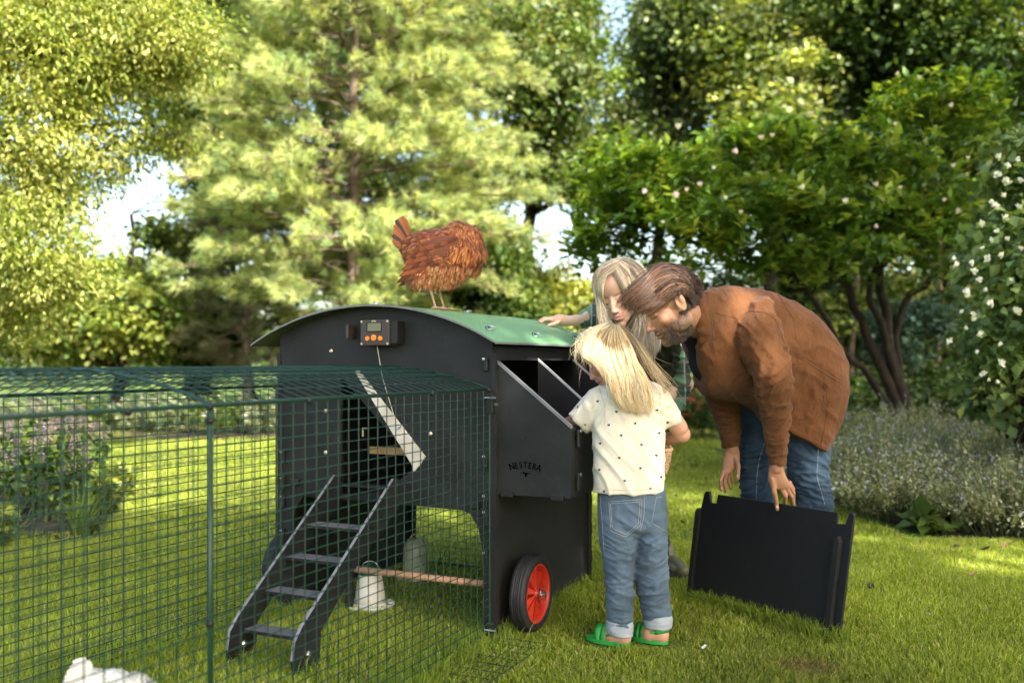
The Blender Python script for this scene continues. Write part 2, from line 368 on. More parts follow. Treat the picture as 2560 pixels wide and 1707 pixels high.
    for k in range(5):
        a = math.radians(-50 + 25*k); MB().box(C(.447 + .009*math.sin(a) + .0012, -.0590, 1.100 + .004*math.cos(a)), -B*.0024, A*.001, Z*.004).build('badge_mark', M['steelwarm'], bx)
    MB().tube([C(.452, -.03, 1.018), C(.428, -.03, .90), C(.370, -.022, .725)], .0013, 5).build('cord', M['string'], coop)
    MB().box(C(.575, -.05, 1.045), -B*.012, A*.05, Z*.05).build('bracket', M['brownbox'], coop)
    # inside of the pop hole
    MB().box(C(.64, .20, .600), -B*.30, A*.02, Z*.028).build('inner_perch', M['wood'], coop)
    MB().tube([C(.575, .06, .68), C(.575, .06, .71), C(.555, .06, .71)], .004, 6).build('inner_hook', M['steelwarm'], coop)
    # mesh behind the rear opening
    m = MB()
    for t_ in np.arange(.06, .88, .0455): m.tube([C(t_, CW+.02, .02), C(t_, CW+.02, .44)], .0012, 4, False)
    for z_ in np.arange(.04, .44, .0285): m.tube([C(.06, CW+.022, z_), C(.88, CW+.022, z_)], .0012, 4, False)
    m.tube([C(.05, CW+.02, .02), C(.88, CW+.02, .02)], .006, 6)
    m.build('rear_mesh', M['wire'], coop)
    # perch pole below the house
    p = empty('perch_pole', C(.3, .1, .165), 'round pinkish wooden perch pole running low under the coop', 'perch')
    MB().tube([C(.014, .1, .168), C(.66, .1, .168)], .0125, 12).build('pole', M['copper'], p, True)
    MB().box(C(.655, .085, .0), B*.02, A*.03, Z*.19).build('pole_bracket', M['coop'], p)
    return coop
M['steelish'] = mat('grey_edge', (.42, .42, .44), .5)
M['steelwarm'] = mat('warm_steel', (.75, .62, .45), .35, metal=.8)
M['engrave'] = mat('engraved_dark', (.001, .001, .001), .95, 0)

def build_ladder():
    lad = empty('ladder', C(.49, -.5, 0), 'black chicken ladder with four grey-topped treads leaning on the coop front', 'ladder')
    def Ld(t, d, z): return C(t, -d, z)
    ft = [(.035, .545), (.065, .545), (.575, .155), (.612, .115), (.622, .06), (.612, .015), (.59, .0), (.53, -.004), (.50, .015), (.492, .06), (.488, .115), (.44, .155), (.33, .25), (.31, .27), (.035, .44)]
    for t0 in (.368 - .012, .609):
        r = MB().prism([Ld(t0, d, z) for d, z in ft], B*.012).build('side_rail', M['coop'], lad)
        e = MB()
        for i in (1, 2, 3):
            a, b = ft[i], ft[i+1]; e.add([Ld(t0+.0005, a[0]+.0012, a[1]+.001), Ld(t0+.0115, a[0]+.0012, a[1]+.001), Ld(t0+.0115, b[0]+.0012, b[1]+.001), Ld(t0+.0005, b[0]+.0012, b[1]+.001)], [(0, 1, 2, 3), (3, 2, 1, 0)])
        e.build('rail_edge', M['steelish'], r)
        MB().lathe(Ld(t0 if t0 < .5 else t0, .555, .065), -B, [(.011, -.002), (.011, .006), (.006, .011), (.0001, .012)], 12).build('bolt', M['steel'], r)
    for d, z in ((.554, .109), (.452, .209), (.345, .300), (.237, .392)):
        st = MB().box(Ld(.356, d, z - .010), B*.265, A*.068, Z*.010).build('tread', M['coop'], lad)
        MB().box(Ld(.370, d - .001, z), B*.236, A*.066, Z*.002).build('tread_top', M['tread'], st)
        for s_ in (-1,):
            MB().box(Ld(.350, d - .012, z - .014), B*.006, A*.034, Z*.016).build('tread_tab', M['coop'], st)
    MB().box(Ld(.37, .05, .505), B*.24, A*.05, Z*.008).build('top_bar', M['coop'], lad)
    return lad
M['tread'] = mat('ribbed_grey_tread', (.13, .125, .135), .5, bump=.6, bscale=350)

def wire_grid(m, O, U, Wv, nu, nv, lu, lv, r=.0016, rf=.0034, frame=True):
    for i in range(nu+1):
        f = i in (0, nu) and frame; m.tube([O + U*lu*i/nu, O + U*lu*i/nu + Wv*lv], rf if f else r, 6 if f else 5, False)
    off = np.cross(U, Wv)*.002
    for j in range(nv+1):
        f = j in (0, nv) and frame; m.tube([O + Wv*lv*j/nv + off, O + Wv*lv*j/nv + U*lu + off], rf if f else r, 6 if f else 5, False)
def build_run():
    run = empty('chicken_run', C(.46, -1.33, 0), 'dark green wire mesh run with shallow arched roof joined to the coop front', 'chicken run')
    L = 1.328; ze = .864
    for t0, nm in ((0, 'near'), (CW, 'far')):
        for k in range(2):
            m = MB(); wire_grid(m, C(t0, -.022 - k*L, .012), -A, Z, 29, 30, L - .008, ze - .012)
            m.build('wall_mesh', M['wire'], run, True)
        for k in (1,):
            MB().tube([C(t0, -L*k - .02, .0), C(t0, -L*k - .02, ze + .004)], .0050, 8).build('post', M['wire'], run, True)
        m = MB(); m.tube([C(t0, -.02, ze+.004), C(t0, -2*L, ze+.004)], .0042, 8); m.build('eave_rail', M['wire'], run, True)
    def rz(t): x = (t - CW/2)/(CW/2); return ze + .075*(1 - abs(x)**2.1)
    ts = np.linspace(0, CW, 17)
    for k in range(2):
        m = MB(); s0 = -.022 - k*L
        for i in range(30):
            s = s0 - (L - .012)*i/29; f = i in (0, 29)
            m.tube([C(t, s, rz(t) + .004) for t in ts], .003 if f else .0016, 4, False)
        for t in np.linspace(0, CW, 14): m.tube([C(t, s0, rz(t) + .0065), C(t, s0 - L + .012, rz(t) + .0065)], .0016 if abs(t - CW/2) > .03 else .003, 4, False)
        m.build('roof_mesh', M['wire'], run, True)
    for t0, dr in ((-.004, -1), (CW + .004, 1)):
        m = MB(); wd = .20
        wire_grid(m, C(t0, .0, .018), -A, B*dr, 40, 7, 2*L, wd, .0012, .002)
        m.build('ground_skirt', M['wire'], run)
    # clips
    for (t0, s, z) in ((0, -.03, ze), (0, -L - .02, ze), (0, -L - .02, ze - .03), (0, -L*.76, ze), (0, -L - .02, .40), (0, -L - .02, .10), (CW, -.03, ze), (CW, -L, ze), (0, -L*1.18, ze), (CW/2, -L*1.1, rz(CW/2)), (0, -L*.31, ze)):
        c = MB().ball(C(t0, s, z) , (.009, .009, .010), 4).build('clip', M['dark'], run, True)
    for z in (ze - .045, .03):
        br = MB().box(C(.006, -.034, z - .035), -B*.022, A*.026, Z*.07).build('corner_bracket', M['dark'], run); bevel(br, .003)
        MB().tube([C(.012, -.036, z + .018), C(-.03, -.036, z + .018)], .003, 6).build('bolt', M['steel'], br)
        MB().tube([C(-.018, -.02, z - .005), C(-.032, -.02, z - .005)], .005, 6).build('bolt', M['steel'], br)
    return run

def build_feeders():
    c = C(.618, .171, 0)
    f = empty('feeder', c, 'small white chicken feeder with green lid on the grass under the coop', 'feeder')
    pr = [(.001, .022), (.066, .022), (.064, .03), (.060, .05), (.052, .12), (.048, .15)]
    MB().lathe(c, Z, [(.040, .022), (.060, .024), (.057, .06), (.050, .11), (.043, .142), (.042, .145)], 32).build('hopper', M['white_plastic'], f, True)
    MB().lathe(c, Z, [(.0001, .006), (.088, .006), (.094, .014), (.096, .024), (.094, .026), (.090, .018), (.062, .016), (.060, .03)], 36).build('tray', M['white_plastic'], f, True)
    tr = MB()
    for k in range(12):
        a = 2*math.pi*k/12; tr.tube([c + V(.062*math.cos(a), .062*math.sin(a), .024), c + V(.093*math.cos(a), .093*math.sin(a), .025)], .003, 5)
    tr.build('tray_spokes', M['white_plastic'], f)
    MB().lathe(c, Z, [(.0445, .138), (.0455, .150), (.036, .163), (.012, .170), (.0001, .171)], 28).build('lid', M['lid'], f, True)
    MB().tube([c + V(-.03*math.cos(a), .0, .165 + .022*math.sin(a)) for a in np.linspace(0, math.pi, 9)], .002, 5).build('handle', M['steel'], f, True)
    c = C(.70, .64, 0)
    d = empty('drinker', c, 'taller grey plastic drinker with domed top standing at the back under the coop', 'drinker')
    MB().lathe(c, Z, [(.054, .02), (.055, .06), (.053, .13), (.047, .165), (.034, .184), (.0001, .190)], 28).build('tank', M['drinker'], d, True)
    MB().lathe(c, Z, [(.0001, .004), (.082, .004), (.088, .03), (.085, .03), (.080, .012), (.055, .012)], 30).build('tray', M['drinker'], d, True)
    MB().tube([c + V(-.022*math.cos(a), 0, .185 + .022*math.sin(a)) for a in np.linspace(0, math.pi, 9)], .003, 5).build('handle', M['drinker'], d, True)

def build_panel():
    """loose side panel held by the man"""
    a, b = V(.72, 3.785, 0), V(1.122, 3.227, 0); ux = norm(b - a); L = np.linalg.norm(b - a)
    nrm = norm(np.cross(ux, Z)); nrm = nrm if nrm[1] < 0 else -nrm      # faces camera
    up = norm(Z + ux*.12 - nrm*.02); Hh = .43
    o = empty('loose_panel', (a + b)/2, 'large flat black panel with notched corners, held upright on the grass', 'panel')
    q = lambda x, z: a + ux*x + up*z*1.03
    out = [(.02, .0), (L-.02, 0), (L, .02), (L, .43), (L-.006, .436), (L-.018, .438), (L-.03, .395), (L-.062, .392), (L-.064, .43), (.082, .43), (.078, .395), (.048, .395), (.036, .438), (.020, .436), (.012, .43), (.0, .36), (0, .02)]
    pl = MB().prism([q(x, z) for x, z in out], -nrm*.012).build('board', M['coop_board'], o); bevel(pl, .002)
    MB().prism([q(x, z) + nrm*.022 for x, z in ((L-.052, .01), (L-.030, .01), (L-.030, .335), (L-.040, .355), (L-.052, .34))], -nrm*.022).build('stiffening_rib', M['coop'], o)
    MB().prism([q(x, z) + nrm*.016 for x, z in ((-.012, .03), (.006, .03), (.006, .36), (-.004, .37), (-.012, .35))], -nrm*.02).build('stiffening_rib', M['coop'], o)
build_coop(); build_ladder(); build_run(); build_feeders(); build_panel()
# ------------------------------------------------------------------ ground
def gz(x, y):
    return .012*np.sin(x*1.3+.4)*np.sin(y*.9) * np.clip((y-5)/4, 0, 1)
def build_ground():
    xs = np.concatenate([np.linspace(-300, -30, 8), np.linspace(-25, 25, 80), np.linspace(30, 300, 8)])
    ys = np.concatenate([np.linspace(-60, -5, 8), np.linspace(-4, 40, 90), np.linspace(45, 500, 10)])
    X, Y = np.meshgrid(xs, ys); Zg = gz(X, Y) - .002
    v = np.stack([X, Y, Zg], -1).reshape(-1, 3); nx, ny = len(xs), len(ys)
    i = (np.arange(ny-1)[:, None]*nx + np.arange(nx-1)).ravel(); f = np.stack([i, i+1, i+nx+1, i+nx], 1)
    m = mat('lawn_soil', (.085, .125, .018), .9, .2, var=.35, vscale=1.3, bump=.6, bscale=60)
    o = make('lawn', v, f, m, None, True); tag(o, kind='structure')
    def bed(name, pts):
        z = .006; n = len(pts); c = V(np.mean([p[0] for p in pts]), np.mean([p[1] for p in pts]), z + .03)
        vs = [c] + [V(x, y, z + .006) for x, y in pts]
        o = make(name, vs, [(0, 1+k, 1+(k+1) % n) for k in range(n)], M['soil'], None, True); tag(o, kind='structure')
    bed('flower_bed', [(-2.25, 5.15), (-2.45, 5.8), (-2.7, 6.6), (-3.0, 7.4), (-3.6, 8.2), (-5.5, 8.4), (-6.5, 5), (-4, 4.2), (-2.8, 4.6)])
    bed('flower_bed', [(2.1, 8.2), (1.95, 7.3), (2.0, 6.6), (2.2, 6.0), (2.25, 5.3), (2.55, 4.75), (3.2, 4.3), (5, 4.2), (8, 6), (8, 10.5), (4, 10.5), (2.6, 9.3)])
    bed('border_soil', [(-9, 12.2), (-4, 11.6), (-1, 11.8), (1.2, 11.6), (3.2, 11.2), (7, 12.5), (7, 17), (2, 15.5), (0, 14.5), (-5, 14.5), (-9, 14)])
M['soil'] = mat('dark_soil', (.035, .026, .018), .95, .2, var=.4, vscale=9, bump=1, bscale=30)
build_ground()

def lmat(name, trans=.35, rough=.45, spec=.35): return mat(name, (.1, .2, .05), rough, spec, attr=True, trans=trans)
M['leaf'] = lmat('leaf'); M['needle'] = lmat('pine_needle', .3, .55, .25); M['grassm'] = lmat('grass_blade', .4, .5, .3)
M['petal'] = mat('white_petal', (.75, .72, .68), .6, trans=.3); M['petal_pink'] = mat('pink_petal', (.80, .64, .66), .6, trans=.3)
M['bark'] = mat('bark_dark', (.022, .017, .012), .9, .2, var=.4, vscale=12, bump=1, bscale=25)
M['pbark'] = mat('bark_pine', (.15, .11, .08), .9, .2, var=.4, vscale=10, bump=1, bscale=20)
M['lav'] = lmat('lavender_flower', .2)

# ------------------------------------------------------------------ grass
def in_view(x, y, pad=.15): return np.abs(x) < .5447*y + pad
def blade_mesh(x, y, h, w, lean, col):
    n = len(x); an = rng.uniform(0, 2*np.pi, n); sx, sy = np.cos(an), np.sin(an); la = rng.uniform(0, 2*np.pi, n)
    lx, ly = np.cos(la)*lean*h, np.sin(la)*lean*h; z0 = gz(x, y) - .004
    b0 = np.stack([x-sx*w, y-sy*w, z0], -1); b1 = np.stack([x+sx*w, y+sy*w, z0], -1)
    m0 = np.stack([x-sx*w*.8+lx*.35, y-sy*w*.8+ly*.35, z0+h*.6], -1); m1 = np.stack([x+sx*w*.8+lx*.35, y+sy*w*.8+ly*.35, z0+h*.6], -1)
    t = np.stack([x+lx, y+ly, z0+h*np.sqrt(np.clip(1-lean**2*.6, .1, 1))], -1)
    v = np.stack([b0, b1, m1, m0, t], 1).reshape(-1, 3); k = np.arange(n)*5
    f = np.concatenate([np.stack([k, k+1, k+2], 1), np.stack([k, k+2, k+3], 1), np.stack([k+3, k+2, k+4], 1)])
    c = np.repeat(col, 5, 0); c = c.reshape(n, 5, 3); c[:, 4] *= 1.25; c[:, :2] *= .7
    return v, f, c.reshape(-1, 3)
def fnoise(x, y, s, seed=0):
    out = np.zeros_like(x); r = np.random.default_rng(seed)
    for k in range(6):
        a = r.uniform(0, 2*np.pi); fr = s*(1.6**k)*.5; out += np.sin((x*np.cos(a)+y*np.sin(a))*fr + r.uniform(0, 6))/(1.4**k)
    return out/2.2
def build_grass():
    def pts(n, y0, y1):
        y = np.sqrt(rng.uniform(y0**2, y1**2, n)); x = rng.uniform(-1, 1, n)*(.5447*y+.75); return x, y
    Vs, Fs, Cs, off = [], [], [], 0
    for n, y0, y1, h, w in ((520000, 2.2, 5.0, .034, .0017), (270000, 5.0, 8.5, .032, .0024), (150000, 8.5, 14, .04, .0045)):
        x, y = pts(n, y0, y1)
        # thin the beds and the footprint of the coop legs
        bedl = (y > 5.2) & (y < 8.3) & (x < -2.25 - .32*(y-5.1)); bedr = (x > 2.15 - .0*y) & (y > 5.0) & (y < 10.4)
        k = ~(bedl | bedr); x, y = x[k], y[k]; n = len(x)
        patch = fnoise(x, y, 3.0, 3); fine = fnoise(x, y, 14, 5)
        hh = h*rng.uniform(.55, 1.25, n)*(1+.3*patch+.25*fine)
        lean = np.clip(rng.normal(.5, .28, n), 0, 1.05)
        for fx, fy in ((.32, 3.2), (.28, 3.23), (.50, 3.21), (.44, 3.25), (.72, 4.2)): hh = hh*np.clip(np.hypot(x-fx, y-fy)/.13, .25, 1)
        wear = np.exp(-(np.hypot(x-.93, y-2.95)/.09)**2); hh = hh*(1-.6*wear)
        t = rng.uniform(0, 1, n)[:, None]
        c = V(.15, .23, .014)*(1-t) + V(.40, .46, .06)*t
        dry = (rng.uniform(0, 1, n) < .11 + .06*(patch > .5))[:, None]; c = np.where(dry, V(.46, .43, .17), c)
        c = c*(1-wear[:, None]) + V(.30, .20, .09)*wear[:, None]; c = c*(1+.32*patch[:, None]) * rng.uniform(.55, 1.35, n)[:, None]
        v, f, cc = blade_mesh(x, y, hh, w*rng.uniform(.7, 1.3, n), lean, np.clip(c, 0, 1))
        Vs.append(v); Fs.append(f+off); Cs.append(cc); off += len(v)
    # longer tufts along the bases of things
    cx, cy = [], []
    def line(a, b, n, sp): 
        t = rng.uniform(0, 1, n); cx.append(a[0]+(b[0]-a[0])*t+rng.normal(0, sp, n)); cy.append(a[1]+(b[1]-a[1])*t+rng.normal(0, sp, n))
    line((.72, 3.76), (1.122, 3.205), 2600, .022); c1 = C(0, .0, 0); c2 = C(0, .9, 0); line(c1, c2, 1800, .035); line(C(0, 0, 0), C(0, -1.3, 0), 3000, .05)
    line(C(.87, 0, 0), C(.9, -1.3, 0), 2500, .05); line(C(.49, -.55, 0)+.12*B, C(.49, -.55, 0)-.12*B, 700, .05); line((.9, 3.5), (1.0, 3.45), 300, .03)
    x, y = np.concatenate(cx), np.concatenate(cy); n = len(x); t = rng.uniform(0, 1, n)[:, None]
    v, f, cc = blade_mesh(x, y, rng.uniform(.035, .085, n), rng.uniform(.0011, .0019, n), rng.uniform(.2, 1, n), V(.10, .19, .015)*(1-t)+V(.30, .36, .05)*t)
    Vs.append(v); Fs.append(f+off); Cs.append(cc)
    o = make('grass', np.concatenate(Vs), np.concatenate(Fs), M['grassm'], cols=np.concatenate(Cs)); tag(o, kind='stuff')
build_grass()

# ------------------------------------------------------------------ leaves
def leaf_geo(c, d, nrm, L, Wd, col, fold=.25):
    """leaf quads folded along the midrib: c base points, d direction, nrm side hint"""
    n = len(c); s = norm(np.cross(d, nrm)); up = np.cross(s, d); L = np.broadcast_to(L, (n,))[:, None]; Wd = np.broadcast_to(Wd, (n,))[:, None]
    tip = c + d*L - up*L*.12; l = c + d*L*.45 - s*Wd + up*Wd*fold; r = c + d*L*.45 + s*Wd + up*Wd*fold
    v = np.stack([c, l, tip, r], 1).reshape(-1, 3); k = np.arange(n)*4
    f = np.concatenate([np.stack([k, k+2, k+1], 1), np.stack([k, k+3, k+2], 1)])
    return v, f, np.repeat(col, 4, 0)
def crown_leaves(blobs, nleaf, L, cols, clump=.22, ncl=None, aspect=.42, droop=.3, per=60, flat=.6, light=.5):
    """leaves in clumps spread through the ellipsoids of a crown, with an uneven outline"""
    vol = np.array([np.prod(b[1]) for b in blobs])**.67; vol /= vol.sum(); ncl = int(max(8, nleaf//per)*1.45)
    bi = rng.choice(len(blobs), ncl, p=vol); bc = np.array([b[0] for b in blobs])[bi]; br = np.array([b[1] for b in blobs])[bi]
    q = rdir(ncl)*(rng.uniform(.12, 1, ncl)**.45)[:, None]*rng.uniform(.85, 1.18, ncl)[:, None]
    cc = bc + q*br; sz = 1.1/np.mean(br); gp = np.array([noise.noise(Vector(tuple(x*sz))) for x in cc]); kp = gp > np.quantile(gp, .31); cc = cc[kp]; ncl = len(cc); cs = clump*rng.uniform(.5, 1.5, ncl); ccol = pal(ncl, cols, .3)
    li = rng.integers(0, ncl, nleaf); p = cc[li] + rng.normal(0, 1, (nleaf, 3))*cs[li][:, None]*V(1, 1, flat)*.6
    out = norm(p - cc[li] + rng.normal(0, .1, (nleaf, 3))); d = norm(out*.8 + rdir(nleaf)*.7 - V(0, 0, droop))
    nr = norm(rdir(nleaf)*.7 + V(0, 0, 1)); s = L*rng.uniform(.6, 1.3, nleaf)
    col = np.clip(ccol[li]*rng.uniform(.75, 1.3, nleaf)[:, None], 0, 1)
    return leaf_geo(p, d, nr, s, s*aspect, col), cc
def limb(m, a, b, r0, r1, sag=.1, n=6, wob=.05):
    t = np.linspace(0, 1, n)[:, None]; p = a + (b-a)*t; ln = np.linalg.norm(b-a)
    p += np.concatenate([np.zeros((1, 3)), rng.normal(0, wob*ln*.4, (n-2, 3)), np.zeros((1, 3))]); p[:, 2] += sag*ln*np.sin(np.pi*t[:, 0])
    m.tube(p, np.linspace(r0, r1, n), 6)
def tree(name, label, cat, base, blobs, nleaf, L, cols, tr=.12, stems=None, leafmat='leaf', barkm='bark', group=None, clump=.22, per=60, aspect=.42, flat=.6, limbs=24, droop=.3):
    e = empty(name, base, label, cat, group)
    (v, f, c), cc = crown_leaves(blobs, nleaf, L, cols, clump, per=per, aspect=aspect, flat=flat, droop=droop)
    base = V(*base); m = MB(); ctr = np.mean([b[0] for b in blobs], 0); top = max(b[0][2] + b[1][2]*.3 for b in blobs)
    if stems is None: stems = [[base - V(0, 0, .1), base + (V(ctr[0], ctr[1], ctr[2]) - base)*V(.5, .5, .5), V(ctr[0], ctr[1], top)]]
    nodes = []
    for st in stems:
        st = np.array(st, float); n = 12; ti = np.linspace(0, len(st)-1, n); pp = np.stack([np.interp(ti, range(len(st)), st[:, k]) for k in range(3)], 1)
        pp[1:-1] += rng.normal(0, tr*.35, (n-2, 3))*V(1, 1, .2); rr = np.linspace(tr, tr*.25, n); rr[0] *= 1.25; m.tube(pp, rr, 10); nodes += [(pp[i], rr[i]) for i in range(4, n)]
    for k in rng.choice(len(cc), min(limbs, len(cc)), replace=False):
        tgt = cc[k]; ds = [np.linalg.norm(nd[0]-tgt) + (1.5 if nd[0][2] > tgt[2] else 0) for nd in nodes]; nd = nodes[int(np.argmin(ds))]
        limb(m, nd[0], tgt, nd[1]*.55, .008)
    m.build('trunk', M[barkm], e, True)
    make('crown', v, f, M[leafmat], e, cols=c)
    return e
def E(u, v, Y, ru, rv, ry):     # ellipsoid seen at (u,v) with half extents in photograph pixels at depth Y
    return (P(u, v, Y), V(ru/F*Y, ry, rv/F*Y))
YG = [(.22, .27, .045), (.30, .34, .065), (.13, .18, .03), (.40, .41, .13)]
DG = [(.045, .085, .018), (.06, .11, .02), (.035, .065, .018), (.09, .13, .03)]
MG = [(.08, .14, .025), (.12, .18, .03), (.06, .11, .025), (.17, .21, .05)]
GG = [(.10, .14, .05), (.14, .18, .07), (.08, .11, .04), (.19, .22, .10)]
YY = [(.33, .32, .04), (.28, .30, .05), (.22, .26, .04)]
# --- near left: feathery bright tree, boughs hanging in from the left
tree('honey_locust', 'feathery bright yellow-green tree whose boughs hang into the left edge', 'tree', (-4.9, 7.5, 0),
     [E(60, 130, 7.2, 240, 190, .9), E(290, 90, 7.4, 260, 120, .7), E(110, 380, 7.3, 150, 130, .7), E(300, 420, 8.2, 60, 26, .3), E(410, 350, 8.2, 60, 30, .3), E(60, 600, 7.0, 190, 130, .6), E(230, 300, 7.6, 130, 90, .5), E(10, 780, 7.4, 140, 90, .5), E(150, 700, 7.6, 120, 70, .4), E(420, 210, 8.0, 80, 50, .4)],
     76000, .045, YG, tr=.13, clump=.20, per=60, aspect=.22, flat=.55, droop=.6, limbs=60)
# --- dark trees behind it
tree('dark_oak', 'dark green broad tree behind the pine with sky gaps on its left', 'tree', (-5.6, 17, 0),
     [E(480, 190, 17, 240, 130, 2), E(560, 350, 16.5, 110, 90, 1.5), E(350, 60, 17, 190, 110, 2), E(650, 60, 18, 160, 110, 2)], 30000, .11, DG+MG, tr=.25, clump=.4)
tree('garden_tree', 'mid green tree low behind the run, left of the white sky gap', 'tree', (-6.3, 15, 0),
     [E(215, 690, 15, 110, 60, 1.2), E(300, 780, 14.5, 170, 90, 1.2), E(130, 800, 15, 200, 110, 1.2), E(560, 560, 15.5, 60, 50, 1), E(420, 585, 15.5, 60, 26, .8)], 26000, .10, MG+YG, tr=.12, clump=.3)
tree('yellow_tree', 'golden yellow leafy tree low in the sun behind the run', 'tree', (-5.3, 18, 0),
     [E(330, 740, 18, 130, 90, 1.5), E(420, 820, 17.5, 120, 80, 1.2), E(240, 850, 18, 130, 60, 1.2)], 14000, .11, YY+YG, tr=.1, clump=.3)
tree('garden_tree', 'green tree filling the space between the sky gap and the second pine trunk', 'tree', (-4.6, 17, 0),
     [E(540, 640, 17, 90, 90, 1.2), E(500, 820, 17, 110, 90, 1.2), E(600, 480, 17.5, 110, 60, 1.2)], 15000, .11, MG+DG, tr=.12, clump=.3)
tree('birch_like_tree', 'mid green leafy tree directly behind the big pale pine', 'tree', (-3.2, 18.5, 0), [E(760, 120, 18.5, 190, 150, 1.6), E(980, 200, 18.5, 200, 170, 1.6), E(880, 440, 18.5, 210, 140, 1.5), E(1080, 60, 18.5, 150, 110, 1.5), E(1000, 620, 18, 170, 70, 1.2), E(760, 640, 18, 120, 60, 1)], 34000, .11, MG+GG, tr=.12, clump=.34)
# --- behind the pine to the right
tree('field_maple', 'tall grey-green tree with silvery leaves between pine and magnolia', 'tree', (-.3, 16, 0),
     [E(1370, 260, 16, 150, 170, 1.8), E(1280, 120, 16.5, 160, 130, 1.8), E(1440, 90, 17, 60, 90, 1.5), E(1470, 440, 15.5, 60, 120, 1.4), E(1180, 420, 16, 110, 70, 1.5), E(1220, 640, 15, 80, 60, 1.2), E(1340, 450, 15.5, 70, 35, 1), E(1180, 560, 15.5, 70, 90, 1.2)],
     42000, .10, GG+MG, tr=.2, clump=.32, stems=[[P(1330, 1010, 16)*V(1, 1, 0), P(1310, 640, 16), P(1350, 250, 16)], [P(1200, 1010, 16)*V(1, 1, 0), P(1185, 560, 16), P(1100, 350, 16)]])
tree('yellow_shrub', 'sunlit golden yellow shrub seen above the coop roof beside the hand', 'shrub', (.15, 17, 0),
     [E(1400, 740, 17, 110, 70, 1), E(1330, 800, 17, 100, 60, 1)], 12000, .10, YY+YG, tr=.06, clump=.25)
tree('dark_shrub', 'dark green shrub behind the hen above the coop roof', 'shrub', (-1.0, 15, 0),
     [E(1200, 700, 15, 110, 80, 1), E(1090, 720, 15, 110, 60, 1), E(1290, 790, 15, 70, 70, 1)], 14000, .09, DG+MG, tr=.06, clump=.25)
# --- right-hand wood
for k, (lab, base, bl, n, cols) in enumerate([
    ('tall dark tree right of the top sky gap', (2.4, 18, 0), [E(1700, 130, 18, 110, 190, 2), E(1760, 60, 19, 170, 150, 2), E(1610, 330, 18, 80, 120, 1.5)], 30000, DG+GG),
    ('tall tree with light hanging boughs above the magnolia', (4.6, 17, 0), [E(1910, 150, 16, 140, 200, 1.5), E(1930, 330, 15, 70, 90, 1.2), E(2060, 60, 17, 170, 120, 2)], 30000, GG+MG+YG),
    ('broad dark tree in the top right corner', (7.6, 16, 0), [E(2300, 120, 16, 200, 170, 2), E(2480, 200, 15, 170, 220, 2), E(2200, 30, 16, 200, 90, 2)], 36000, MG+DG),
    ('dark tree filling the wood behind the magnolia', (6.3, 20, 0), [E(2100, 300, 20, 220, 170, 2), E(1850, 420, 20, 220, 120, 2), E(2400, 470, 20, 220, 160, 2)], 28000, DG),
    ('dark low tree behind the magnolia trunks', (5.7, 17, 0), [E(2200, 800, 18, 240, 110, 1.2), E(1950, 700, 18, 200, 100, 1.2), E(2420, 820, 18, 160, 110, 1.2)], 26000, DG+DG+DG+YG)]):
    tree('woodland_tree', lab, 'tree', base, bl, n, .115, cols, tr=.16, clump=.36)
tree('bluegreen_shrub', 'blue-green shrub seen right of the magnolia trunks', 'shrub', (4.9, 11.5, 0), [E(2300, 800, 11.5, 100, 45, .4), E(2240, 860, 11.5, 70, 50, .4)], 5000, .06, [(.04, .08, .055), (.05, .09, .06)], tr=.03, clump=.14)

